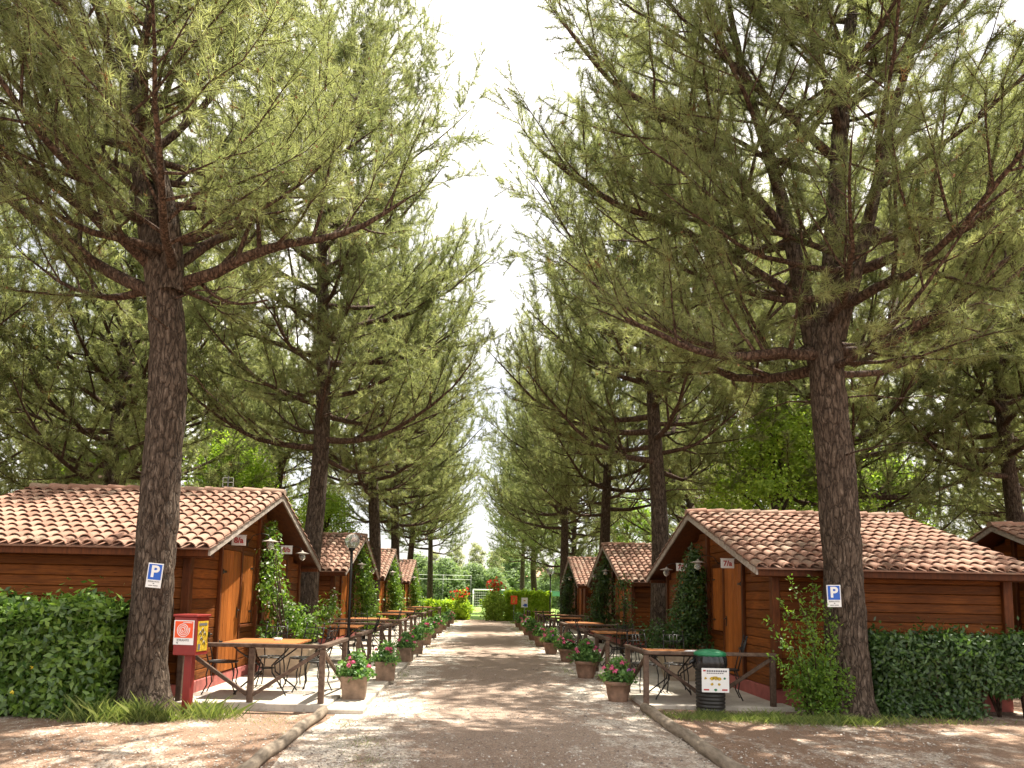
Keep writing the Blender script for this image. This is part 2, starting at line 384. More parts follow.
# ------------------------------------------------------------------ leaf clouds
def leaf_quads(P, Nrm, l, w, rng, fold=.25, droop=0):
    n_ = len(P); N_ = nrm(Nrm); a = rng.normal(size=(n_, 3)); a[:, 2] -= droop
    A = nrm(a - N_*np.sum(a*N_, 1, keepdims=True)); B = np.cross(N_, A)
    l = l*rng.uniform(.7, 1.25, (n_, 1)); w = w*rng.uniform(.75, 1.2, (n_, 1))
    v0 = P; v2 = P + A*l - N_*l*.15; v1 = P + A*l*.45 + B*w/2 - N_*w*fold; v3 = P + A*l*.45 - B*w/2 - N_*w*fold
    return np.stack([v0, v1, v2, v3], 1).reshape(-1, 3)
def noise3(P, s, seed=0):      # cheap smooth lumps
    q = P*s + seed*7.13
    return (np.sin(q[:, 0]*1.7+np.sin(q[:, 1]*1.3)) + np.sin(q[:, 1]*1.9+np.sin(q[:, 2]*1.1+2)) + np.sin(q[:, 2]*2.1+np.sin(q[:, 0]*1.5+4)))/3
def ellipsoid_leaves(blobs, l, w, rng, shell=.35, up=.35, lump=.18, fold=.25):
    Ps, Ns = [], []
    for (c, r, cnt) in blobs:
        d = nrm(rng.normal(size=(cnt, 3))); rad = 1 - shell*rng.random((cnt, 1))**1.3
        lm = 1 + lump*noise3(d, 3.2, len(Ps))[:, None]
        P = np.array(c) + d*np.array(r)*rad*lm
        N_ = nrm(d/np.array(r)) + rng.normal(size=(cnt, 3))*.75; N_[:, 2] += up
        Ps.append(P); Ns.append(N_)
    P = np.concatenate(Ps); N_ = np.concatenate(Ns); k = P[:, 2] > .01; P, N_ = P[k], N_[k]
    return leaf_quads(P, N_, l, w, rng, fold), P
def box_hedge(x0, x1, y0, y1, h, cnt, l, w, rng, lump=.10, ragged=.085, holes=None):
    dx, dy = x1-x0, y1-y0; Ps, Ns = [], []
    faces = [('t', dx*dy), ('f', dx*h), ('b', dx*h*.35), ('l', dy*h), ('r', dy*h)]; tot = sum(a for _, a in faces)
    for k, a in faces:
        m_ = int(cnt*a/tot); s, t = rng.random(m_), rng.random(m_); dep = rng.random(m_)**1.5*.32
        if k == 't': P = np.stack([x0+s*dx, y0+t*dy, h-dep], 1); N_ = np.tile([0, 0, 1.], (m_, 1))
        if k == 'f': P = np.stack([x0+s*dx, y0+dep, t*h], 1); N_ = np.tile([0, -1, .2], (m_, 1))
        if k == 'b': P = np.stack([x0+s*dx, y1-dep, t*h], 1); N_ = np.tile([0, 1, .2], (m_, 1))
        if k == 'l': P = np.stack([x0+dep, y0+s*dy, t*h], 1); N_ = np.tile([-1, 0, .2], (m_, 1))
        if k == 'r': P = np.stack([x1-dep, y0+s*dy, t*h], 1); N_ = np.tile([1, 0, .2], (m_, 1))
        P = P + N_*(lump*noise3(P, 3.4, 1) + lump*.6*noise3(P, 8.5, 2))[:, None] + N_*rng.exponential(ragged*.5, m_)[:, None]
        Ps.append(P); Ns.append(N_ + rng.normal(size=(m_, 3))*.6)
    P = np.concatenate(Ps); N_ = np.concatenate(Ns); k = P[:, 2] > .02
    if holes: k &= ~holes(P)
    return leaf_quads(P[k], N_[k], l, w, rng), P[k]
def leaf_obj(name, V, m, parent, rng, P=None, lum=None):
    nf = len(V)//4; rr = rng.random(nf)
    if lum is not None: rr = np.clip(rr*.6+lum*.4, 0, 1)
    return link_mesh(name, fast_mesh(name, V, 4, m, rr), parent)
def twigs_mb(base, tips, r0=.012, rng=None):
    mb = MB()
    for t in tips:
        a, b_ = Vector(base(t)), Vector(t); mid = a.lerp(b_, .5) + Vector((random.uniform(-.06, .06), random.uniform(-.06, .06), random.uniform(0, .1)))
        mb.tube([a, mid, b_], [r0, r0*.7, r0*.3], 5)
    return mb

# ------------------------------------------------------------------ pines
def tube_np(path, rad, n_):
    path = np.asarray(path, float); rad = np.asarray(rad, float); m_ = len(path)
    T = nrm(np.gradient(path, axis=0)); ref = np.array([0, 0, 1.]) if abs(T[0, 2]) < .9 else np.array([1., 0, 0])
    A = nrm(np.cross(T, ref)); B = np.cross(T, A); a = np.arange(n_)*2*np.pi/n_
    V = path[:, None] + rad[:, None, None]*(A[:, None]*np.cos(a)[None, :, None] + B[:, None]*np.sin(a)[None, :, None])
    i = np.arange(m_-1)[:, None]*n_; k = np.arange(n_)[None]; k2 = (k+1) % n_
    Fc = np.stack([i+k, i+k2, i+n_+k2, i+n_+k], -1).reshape(-1, 4)
    return V.reshape(-1, 3), Fc
class Wood:
    def __init__(s): s.V = []; s.F = []; s.n = 0
    def add(s, VF):
        V, Fc = VF; s.V.append(V); s.F.append(Fc+s.n); s.n += len(V)
    def build(s, name, m, parent):
        V = np.concatenate(s.V); Fc = np.concatenate(s.F); me = bpy.data.meshes.new(name)
        me.vertices.add(len(V)); me.vertices.foreach_set('co', V.astype('f').ravel())
        me.loops.add(Fc.size); me.loops.foreach_set('vertex_index', Fc.astype('i').ravel())
        me.polygons.add(len(Fc)); me.polygons.foreach_set('loop_start', np.arange(0, Fc.size, 4, dtype='i'))
        me.update(calc_edges=True); me.polygons.foreach_set('use_smooth', np.ones(len(Fc), bool)); me.materials.append(m)
        return link_mesh(name, me, parent)
def smooth_path(pts, rad, step):
    pts = [np.array(p, float) for p in pts]; out_p, out_r = [], []
    for i in range(len(pts)-1):
        p0, p1, p2, p3 = pts[max(i-1, 0)], pts[i], pts[i+1], pts[min(i+2, len(pts)-1)]
        k = max(2, int(np.linalg.norm(p2-p1)/step))
        for j in range(k):
            t = j/k
            out_p.append(.5*((2*p1)+(-p0+p2)*t+(2*p0-5*p1+4*p2-p3)*t*t+(-p0+3*p1-3*p2+p3)*t**3)); out_r.append(rad[i]*(1-t)+rad[i+1]*t)
    out_p.append(pts[-1]); out_r.append(rad[-1]); return np.array(out_p), np.array(out_r)
def rough_trunk(w, pts, rad, n_=36, step=.05, amp=.018, seed=0, flare=True):
    P, r_ = smooth_path(pts, rad, step)
    if flare: z = P[:, 2]-P[0, 2]; r_ = r_*(1+.36*np.exp(-z/.20)+.12*np.exp(-z/.7))
    V, Fc = tube_np(P, r_, n_); cen = np.repeat(P, n_, 0); d = V-cen; ln = np.linalg.norm(d, axis=1, keepdims=True)
    disp = np.empty(len(V))
    for i, v in enumerate(V):
        q = Vector((v[0]*9+seed, v[1]*9, v[2]*2.3)); wv = mnoise.noise(q*.9)*.8
        dd = mnoise.voronoi(q+Vector((wv, wv, wv*.4)))[0]; ridge = min(1, (dd[1]-dd[0])*2.2)
        disp[i] = (ridge-.6)*amp + mnoise.noise(Vector(v)*2.2)*.018*(ln[i, 0]/.25)
    w.add((V + d/ln*disp[:, None], Fc))
def pine(name, label, group=None, seed=0, H=15.5, base=4.7, Rm=4.6, trunk=None, trad=None, extra=(), limbs=(), nl=46, nsec=11, ntw=7,
         needles=12, nw=.014, nlen=.16, low_dead=5, detail=False, az_bias=None, t_r=.26, lean=0, fork=False, base_el=4, tuftn=4):
    rng = np.random.default_rng(seed); root = empty(name, (0, 0, 0), 0, label, 'tree', group)
    tw_, bw = Wood(), Wood()
    if trunk is None:
        k = 9; zs = np.linspace(0, H*.97, k); ph = rng.uniform(0, 6, 2)
        amp = .16
        trunk = [(lean*z/H + amp*math.sin(z*.45+ph[0])*min(1, z/4), amp*math.sin(z*.38+ph[1])*min(1, z/4), z) for z in zs]
        trad = [t_r*(1-.93*(z/H)**1.15)+.012 for z in zs]
    if detail: rough_trunk(tw_, trunk, trad, seed=seed)
    else:
        P, r_ = smooth_path(trunk, trad, .3); r_ = r_*(1+.3*np.exp(-(P[:, 2]-P[0, 2])/.25)); tw_.add(tube_np(P, r_, 16))
    for pts, rd in extra:
        if detail: rough_trunk(tw_, pts, rd, n_=20, step=.07, amp=.010, seed=seed+1, flare=False)
        else: P, r_ = smooth_path(pts, rd, .3); tw_.add(tube_np(P, r_, 12))
    TP, TR = smooth_path(trunk, trad, .2)
    axes = [(TP, TR)] + [smooth_path(p, r, .2) for p, r in extra]
    paths = []
    for pts, rd in limbs:
        P, r_ = smooth_path(pts, rd, .25); P[1:-1] += rng.normal(0, .012, (len(P)-2, 3)); bw.add(tube_np(P, r_, 10)); paths.append((P, r_, .22))
    ga = rng.uniform(0, 6.28)
    for i in range(nl):
        s = (i+.5+rng.uniform(-.4, .4))/nl; z = base + (H*.97-base)*s**1.0
        if detail or len(axes) > 1: AP, AR = axes[i % len(axes)] if axes[i % len(axes)][0][-1, 2] > z > axes[i % len(axes)][0][0, 2] else axes[0]
        else: AP, AR = axes[0]
        j = int(np.argmin(abs(AP[:, 2]-z))); p0 = AP[j]; r0 = AR[j]
        ga += 2.4 + rng.uniform(-.5, .5); az = ga
        prof = (.85+.5*s-.2*s*s) if s < .4 else (1.02*math.cos((s-.4)/.6*1.38)**.5)
        ln = Rm*prof*rng.uniform(.66, 1.12)
        el = R(base_el + 50*s**1.1 + rng.uniform(-9, 12))
        if az_bias: ln *= az_bias(az, s)
        h = np.array([math.cos(az), math.sin(az), 0.]); side = np.array([-h[1], h[0], 0.]); t = np.linspace(0, 1, 9)
        curv = rng.uniform(.08, .30)*ln*(1-.4*s); sw = rng.uniform(-.18, .18)*ln
        P = p0 + np.outer(t*ln*math.cos(el), h) + np.outer(sw*t**2, side) + np.outer(ln*math.sin(el)*t + curv*(t**2.2) - .10*ln*np.sin(t*math.pi)*(1-s), [0, 0, 1])
        P[1:] += rng.normal(0, .022, (8, 3))*ln/4
        rr = min(r0*.55, .022+.017*ln)*(1-.86*t**.9); bw.add(tube_np(P, rr, 7)); paths.append((P, rr, .22 if s < .5 else .12))
    for i in range(low_dead):     # bare dead snags under the crown
        z = base - rng.uniform(.1, 1.2); j = int(np.argmin(abs(TP[:, 2]-z))); az = rng.uniform(0, 6.28); ln = rng.uniform(.5, 1.9)
        t = np.linspace(0, 1, 6); h = np.array([math.cos(az), math.sin(az), 0.]); P = TP[j] + np.outer(t*ln, h) + np.outer(.1*ln*t - .18*ln*t*t, [0, 0, 1]); P[1:] += rng.normal(0, .02, (5, 3))
        bw.add(tube_np(P, .018*(1-.8*t), 5))
    A0, A1, AR_ = [], [], []; TU, TD = [], []
    for P, rr, t0 in paths:
        ln = np.sum(np.linalg.norm(np.diff(P, axis=0), axis=1)); ns = max(3, int(round(nsec*ln/Rm*1.05)))
        T = nrm(np.gradient(P, axis=0)); sgn = 1
        for q in range(ns+1):
            t = t0 + (1-t0)*(q+rng.uniform(-.3, .3))/ns if q < ns else 1.; t = min(max(t, .05), 1)
            x = t*(len(P)-1); i0 = min(int(x), len(P)-2); fr = x-i0; p = P[i0]*(1-fr)+P[i0+1]*fr; T_ = T[i0]
            sgn = -sgn; sd = np.cross(T_, [0, 0, 1.]); sd /= max(np.linalg.norm(sd), 1e-6); a = R(rng.uniform(32, 62)) if q < ns else R(5)
            upv = np.cross(sd, T_); th = rng.normal(.25, .75); sv = sd*sgn*math.cos(th) + upv*math.sin(th)
            d = T_*math.cos(a) + sv*math.sin(a) + np.array([0, 0, .12]); d /= np.linalg.norm(d)
            sl = (.40*ln*(1.12-.72*t) + .40)*rng.uniform(.7, 1.25) if q < ns else .5
            sl = min(sl, 2.1); tt = np.linspace(0, 1, 5)
            S = p + np.outer(tt*sl, d) + np.outer(.20*sl*tt**2, [0, 0, 1]); S[1:] += rng.normal(0, .02, (4, 3))
            r1 = rr[i0]*.5; bw.add(tube_np(S, np.maximum(r1*(1-.8*tt), .0035), 4))
            nt_ = max(3, int(ntw*sl/1.0))
            for e in range(nt_):
                u = .18 + .82*(e+rng.random())/nt_ if e < nt_-1 else 1.
                y = u*4; j0 = min(int(y), 3); c_ = S[j0]*(1-(y-j0)) + S[j0+1]*(y-j0)
                dd = d*rng.uniform(.5, 1.) + rng.normal(0, .55, 3)*(.5 if e == nt_-1 else 1) + np.array([0, 0, .28]); dd /= np.linalg.norm(dd)
                tl = rng.uniform(.2, .55)
                A0.append(c_); A1.append(c_+dd*tl); AR_.append(.0055)
                for g_ in range(tuftn):
                    f_ = 1 - g_*.22 - rng.uniform(0, .08)
                    TU.append(c_+dd*tl*f_); TD.append(dd if g_ == 0 else dd + rng.normal(0, .25, 3))
    A0, A1 = np.array(A0), np.array(A1); m_ = len(A0); D_ = nrm(A1-A0); X_ = nrm(np.cross(D_, rng.normal(size=(m_, 3)))); Y_ = np.cross(D_, X_)
    ang = np.arange(3)*2*np.pi/3; ring = X_[:, None]*np.cos(ang)[None, :, None] + Y_[:, None]*np.sin(ang)[None, :, None]
    V = np.concatenate([A0[:, None]+ring*.006, A1[:, None]+ring*.003], 1).reshape(-1, 3)
    q = np.array([[0, 1, 4, 3], [1, 2, 5, 4], [2, 0, 3, 5]]); bw.add((V, (np.arange(m_)[:, None, None]*6+q).reshape(-1, 4)))
    tw_.build('trunk', MAT['bark'], root); bw.build('branches', MAT['barkred'], root)
    TU, TD = np.array(TU), nrm(np.array(TD)); nt_ = len(TU)
    # needles: narrow triangles fanning forwards from each shoot
    O = np.repeat(TU, needles, 0); Dd = np.repeat(TD, needles, 0); dir_ = nrm(Dd*rng.uniform(.35, 1.1, (len(O), 1)) + rng.normal(0, .72, (len(O), 3)))
    ln = nlen*rng.uniform(.6, 1.1, (len(O), 1)); sd = nrm(np.cross(dir_, rng.normal(size=(len(O), 3))))*nw/2
    O = O - Dd*rng.uniform(0, .09, (len(O), 1))
    V = np.stack([O+sd, O-sd, O+dir_*ln], 1).reshape(-1, 3)
    tr = np.clip(rng.normal(.42, .18, nt_) + .26*noise3(TU, 1.3, seed) + .12*noise3(TU, 3.1, seed+3), 0, .93); tr[rng.random(nt_) < .006] = 1.0
    rr = np.repeat(tr, needles); rr = np.where(rr < .94, np.clip(rr+rng.normal(0, .08, len(rr)), 0, .93), rr)
    print('PINE', seed, 'tufts', nt_, 'tris', len(V)//3)
    link_mesh('crown', fast_mesh('crown', V, 3, MAT['needle'], rr), root)
    pick = rng.random(nt_) < .10; Q = TU[pick]; nq = len(Q); c3 = np.repeat(Q + TD[pick]*.03, 3, 0); a = nrm(rng.normal(size=(nq*3, 3)))*.020; b_ = nrm(np.cross(a, rng.normal(size=(nq*3, 3))))*.012
    link_mesh('cones', fast_mesh('cones', np.stack([c3-a+b_, c3-a-b_, c3+a], 1).reshape(-1, 3), 3, MAT['cone'], rng.random(nq*3)), root)['kind'] = 'stuff'
    return root
px = lambda pts, D: [tuple(W(u, v, D if len(p) < 4 else p[3])) for p in pts for (u, v) in [(p[0], p[1])]]
def pxl(pts, Dd):
    P = [tuple(W(p[0], p[1], (p[3] if len(p) > 3 else Dd))) for p in pts]; r_ = [.93*p[2]/2*(p[3] if len(p) > 3 else Dd)/F for p in pts]; return P, r_
# left foreground pine
D1 = 9.65
tp, tr_ = pxl([(143, 712, 46), (146, 660, 43), (151, 610, 42), (158, 520, 41), (165, 430, 40), (168, 350, 38), (162, 285, 36), (150, 225, 27), (138, 150, 21), (127, 80, 17), (116, 10, 13), (108, -90, 9), (104, -210, 4)], D1)
ex = [pxl([(171, 292, 27), (172, 235, 21), (160, 175, 17), (138, 100, 12), (150, 10, 8), (172, -90, 4)], D1-.12)]
lb = [pxl([(158, 276, 15), (125, 240, 13, 9.3), (80, 205, 11, 8.9), (30, 168, 9, 8.6), (-30, 135, 6, 8.3), (-90, 110, 3, 8.1)], D1),
      pxl([(152, 292, 15), (110, 272, 14, 9.9), (60, 240, 12, 10.2), (0, 193, 9, 10.5), (-60, 150, 5, 10.7)], D1),
      pxl([(170, 290, 16), (215, 272, 13, 9.5), (265, 250, 11, 9.4), (315, 240, 8, 9.5), (365, 225, 6, 9.6), (405, 200, 3, 9.7)], D1),
      pxl([(172, 268, 13), (205, 248, 11, 10), (245, 225, 8, 10.4), (290, 190, 6, 10.8), (335, 140, 4, 11.2), (360, 90, 3, 11.5)], D1),
      pxl([(145, 200, 9), (100, 160, 8, 9.0), (60, 130, 6, 8.6), (0, 100, 4, 8.2)], D1),
      pxl([(140, 160, 9), (190, 120, 8, 10), (240, 60, 6, 10.5), (290, 0, 4, 11)], D1)]
dead = pxl([(196, 278, 5), (215, 296, 4), (240, 304, 3), (268, 300, 2)], D1)
def biasL(az, s):
    return .58 if math.sin(az) > .25 and math.cos(az) > -.5 else 1.0
L1 = pine('pine_tree', 'large leaning pine with blue parking plate beside the left laurel hedge', 'pines lining the lane', 11, H=13.8, base=5.6, Rm=4.4,
          trunk=tp, trad=tr_, extra=ex, limbs=lb, nl=56, nsec=13, ntw=11, needles=20, nw=.0056, nlen=.14, detail=True, low_dead=3, az_bias=biasL, tuftn=4, base_el=10)
w_ = Wood(); P, r_ = smooth_path(dead[0], dead[1], .1); w_.add(tube_np(P, r_, 7)); w_.build('dead_branch', MAT['barkred'], L1)
D2 = 10.7
tp, tr_ = pxl([(850, 716, 44), (847, 660, 41), (844, 600, 40), (841, 540, 40), (835, 460, 39), (829, 400, 37), (826, 350, 33), (832, 290, 25), (836, 200, 21), (842, 110, 17), (852, 10, 12), (856, -70, 8), (858, -150, 4)], D2)
ex = [pxl([(820, 372, 24), (808, 315, 21), (792, 245, 17), (772, 165, 13), (745, 80, 10), (730, 10, 7), (720, -60, 4)], D2+.2),
      pxl([(836, 340, 20), (856, 270, 16, 10.4), (876, 190, 13, 10.1), (900, 90, 10, 9.8), (925, 10, 7, 9.5), (938, -50, 4, 9.3)], D2)]
lb = [pxl([(822, 356, 13), (780, 352, 11, 10.4), (730, 356, 9, 10.2), (680, 345, 7, 10), (625, 318, 4, 9.8)], D2),
      pxl([(838, 352, 11), (880, 344, 10, 10.5), (930, 318, 8, 10.2), (980, 280, 6, 10), (1040, 235, 4, 9.8)], D2),
      pxl([(838, 374, 8), (880, 372, 7, 11), (930, 350, 5, 11.3), (990, 330, 3, 11.6)], D2),
      pxl([(800, 300, 11), (740, 262, 10, 10.9), (670, 225, 8, 11.1), (600, 195, 6, 11.3), (540, 150, 4, 11.5)], D2),
      pxl([(790, 240, 10), (730, 170, 9, 10.3), (670, 120, 7, 10), (610, 80, 5, 9.8), (560, 20, 3, 9.6)], D2)]
R1 = pine('pine_tree', 'large dark pine with blue parking plate standing beside the right hedge', 'pines lining the lane', 23, H=12.9, base=4.9, Rm=4.7,
          trunk=tp, trad=tr_, extra=ex, limbs=lb, nl=60, nsec=12, ntw=9, needles=20, nw=.0068, nlen=.16, detail=True, low_dead=5, tuftn=4, base_el=6,
          az_bias=lambda az, s: 1.0)
# shared variants for the rest of the rows and the wood behind
VA = pine('pine_tree', 'tall pine rising behind the nearest left cabin', 'pines lining the lane', 31, H=16.2, base=5.0, Rm=5.1, nl=56, nsec=13, ntw=10, needles=14, nw=.0115, nlen=.155, base_el=8, az_bias=lambda az, s: .62 if -math.sin(az+.4) > .45 and math.cos(az+.4) > -.6 else 1.0)
VB = pine('pine_tree', 'straight pine rising behind the nearest right cabin', 'pines lining the lane', 47, H=13.9, base=5.0, Rm=4.8, nl=46, nsec=12, ntw=9, needles=14, nw=.0115, nlen=.155, base_el=8, lean=-.3)
VC = pine('pine_tree', 'low branching pine in the wood beyond the left cabins', 'pines in the wood behind the cabins', 59, H=13.5, base=3.2, Rm=5.2, nl=52, nsec=10, needles=12, nw=.018, nlen=.19, low_dead=9, fork=True)
def put(o, x, y, rz=0, s=1): o.location = (x, y, 0); o.rotation_euler = (0, 0, rz); o.scale = (s, s, s)
put(VA, -4.25, 18.5, .4); put(VB, 4.75, 19.8, 1.2)
for (src, x, y, rz, s, lab) in [
    (VB, -4.05, 27.5, 2.2, .98, 'pine between the second and third cabins of the left row'),
    (VA, -4.3, 37.2, 3.9, .95, 'pine between the third and fourth cabins of the left row'),
    (VB, -4.4, 46.8, 5.1, .92, 'last pine of the left row past its farthest cabin'),
    (VB, 4.95, 29.6, 4.1, .97, 'pine trunk showing over the roof of the second right cabin'),
    (VB, 4.4, 38.5, .6, .97, 'pine by the far right lamp with low spreading limbs'),
(VA, 4.0, 54, 2.0, .9, 'pine beyond the right end hedge nearest the lawn gap'), (VB, -3.7, 55, 1.0, .92, 'pine beyond the left end hedge'), (VB, 3.6, 64, 4.0, .9, 'farthest pine beyond the end hedge on the right'),
    (VC, 5.4, 45.8, 3.3, .86, 'leaning pine at the far end of the right row')]:
    c = copy_tree(src, (x, y, 0), rz, lab, s, 'pines lining the lane')
c['category'] = 'tree'; c.rotation_euler = (R(4), R(-5), 3.3)
put(VC, -10.8, 21.5, 1.0)
woods = [(VB, -14.5, 16.5, 0, .95), (VC, -19, 24, 2, 1.05), (VA, -12.6, 30, 4, .95), (VC, -18, 36, 1, 1.05), (VA, -25, 30, 3, 1), (VC, -11.5, 41, 5, 1), (VB, -27, 44, 2, 1),
         (VA, -16, 50, 1.5, .95), (VC, -36, 36, .5, 1.15), (VC, 10.6, 21.5, 2.5, 1.0), (VB, 15.2, 21, 1, 1), (VA, 12.2, 31, 0, .95), (VC, 21, 28, 4, 1.1), (VA, 23.5, 19.5, 2, 1),
         (VC, 11.6, 41, 3, 1), (VB, 19, 40, 5, 1), (VC, 29, 38, 1, 1.1), (VB, 15.5, 53, .7, .95), (VC, -13.4, 9.8, 2.9, 1.0), (VA, 14.8, 13.8, 5.5, .95)]
where = ['tall pine at the left edge behind the laurel hedge cabin', 'broad pine deep in the wood on the left', 'straight pine behind the second left cabin', 'broad pine far back in the left wood',
         'distant upright pine on the far left', 'broad pine behind the third left cabin', 'small distant pine at the back of the left wood', 'slim pine past the end of the left row',
         'outermost broad pine of the left wood', 'forked pine rising over the roof of the nearest right cabin', 'straight pine over the right end of the nearest right roof',
         'straight pine behind the second right cabin', 'broad pine in the wood on the right', 'tall pine at the right edge of the picture', 'broad pine behind the third right cabin',
         'distant upright pine on the right', 'outermost broad pine of the right wood', 'slim pine past the end of the right row', 'pine overhanging the left edge with drooping limbs',
         'pine whose branches hang over the roof at the right edge']
for (src, x, y, rz, s), lab in zip(woods, where):
    copy_tree(src, (x, y, 0), rz, lab, s, 'pines in the wood behind the cabins')

# broadleaf trees
def broadleaf(name, label, group, seed, H, Rr, m, leaf=.13, cnt=16000, loc=(0, 0, 0), trunk_r=.16, low=.25):
    rng = np.random.default_rng(seed); random.seed(seed); root = empty(name, loc, 0, label, 'tree', group); mb = MB()
    mb.tube([(0, 0, 0), (.1, .05, H*.25), (-.05, .1, H*.5), (.1, 0, H*.85)], [trunk_r, trunk_r*.8, trunk_r*.5, trunk_r*.12], 10)
    blobs = []
    for i in range(26):
        z = H*(low + (1-low)*((i+.5)/26)*.93); s = (z/H-low)/(1-low); rr = Rr*math.sin(math.pi*min(.95, s*.8+.2))**.7
        a = i*2.4; rad = rr*rng.uniform(.35, .8); c_ = (math.cos(a)*rad, math.sin(a)*rad, z); b_ = Rr*rng.uniform(.28, .45)
        blobs.append((c_, (b_, b_, b_*.75), cnt//26)); mb.tube([(0, 0, z*.75), (c_[0]*.5, c_[1]*.5, z*.9), c_], [trunk_r*.35, trunk_r*.22, .012], 6)
    mb.build('trunk', MAT['bark'], root)
    V, P = ellipsoid_leaves(blobs, leaf, leaf*.6, rng, shell=.8, lump=.4); leaf_obj('crown', V, m, root, rng); return root
BL = broadleaf('broadleaf_tree', 'bright green broadleaf tree behind the ridge of the nearest left cabin', 'bright broadleaf trees', 5, 7.2, 2.6, MAT['bright'], loc=(-9.2, 27, 0))
for x, y, s, lab in [(8.3, 20.6, .98, 'bright lime broadleaf tree rising right behind the nearest right roof'), (11.8, 27.5, 1.25, 'bright green broadleaf tree deeper in the wood behind the nearest right cabin'),
                     (-7.4, 35, .9, 'bright broadleaf tree between the left row pines'), (9.5, 48, 1.15, 'bright broadleaf tree behind the far right pines'), (-15.5, 29.5, 1.0, 'bright broadleaf tree in the wood behind the left roof'),
                     (18, 33, 1.2, 'bright broadleaf tree beneath the far right pines')]:
    copy_tree(BL, (x, y, 0), x, lab, s, 'bright broadleaf trees')
CF = broadleaf('conifer_tree', 'dark conifer in the tree line beyond the lawn left of the gap', 'trees beyond the lawn', 6, 6.5, 3.0, MAT['conifer'], leaf=.34, cnt=9000, loc=(-8, 96, 0), trunk_r=.2, low=.05)
tl = [(-13.5, 99, 1.05), (-18, 95, 1.0), (-4.2, 94, .92), (-1.2, 97, .85), (1.6, 96, .75), (11, 92, .98), (14.5, 95, .95), (-23, 98, 1.1), (18.5, 94, 1.05), (23, 97, 1.1), (-30, 94, 1.2), (30, 94, 1.2), (-38, 92, 1.3), (38, 92, 1.3), (9, 97, .7)]
tlab = ['second dark conifer left of the goal in the far tree line', 'third dark conifer left in the far tree line', 'dark conifer right behind the left bright hedge', 'conifer directly behind the football goal',
        'low conifer just right of the football goal', 'dark conifer in front of the white house', 'dark conifer right of the white house', 'far tree line conifer behind the left cabins', 'far tree line conifer behind the right pines',
        'conifer at the far right of the tree line', 'broad conifer far left of the tree line', 'broad conifer past the right wood', 'outermost left conifer of the far tree line', 'outermost right conifer of the far tree line', 'low conifer at the left corner of the white house']
for (x, y, s), lab in zip(tl, tlab): copy_tree(CF, (x, y, 0), x*1.3, lab, (s*1.1, s*1.1, s), 'trees beyond the lawn')
RT = copy_tree(CF, (4.6, 112, 0), 1.0, 'large rounded tree above the far tree line left of the white house', (1.8, 1.5, 1.35), 'trees beyond the lawn')
WL = broadleaf('grey_poplar', 'pale grey half bare poplar beyond the lawn', 'pale poplars beyond the lawn', 8, 9, 1.7, MAT['willow'], leaf=.25, cnt=4200, loc=(-.6, 104, 0), trunk_r=.13, low=.2)
for x, s, lab in [(-3.4, .95, 'pale poplar above the left bright hedge'), (2.1, .9, 'pale poplar right of the goal'), (-6.4, .85, 'pale poplar leftmost of the row beyond the lawn'), (9.0, .7, 'pale poplar beside the white house')]:
    copy_tree(WL, (x, 104, 0), x, lab, s, 'pale poplars beyond the lawn')
WL['label'] = 'pale half bare poplar directly behind the football goal'

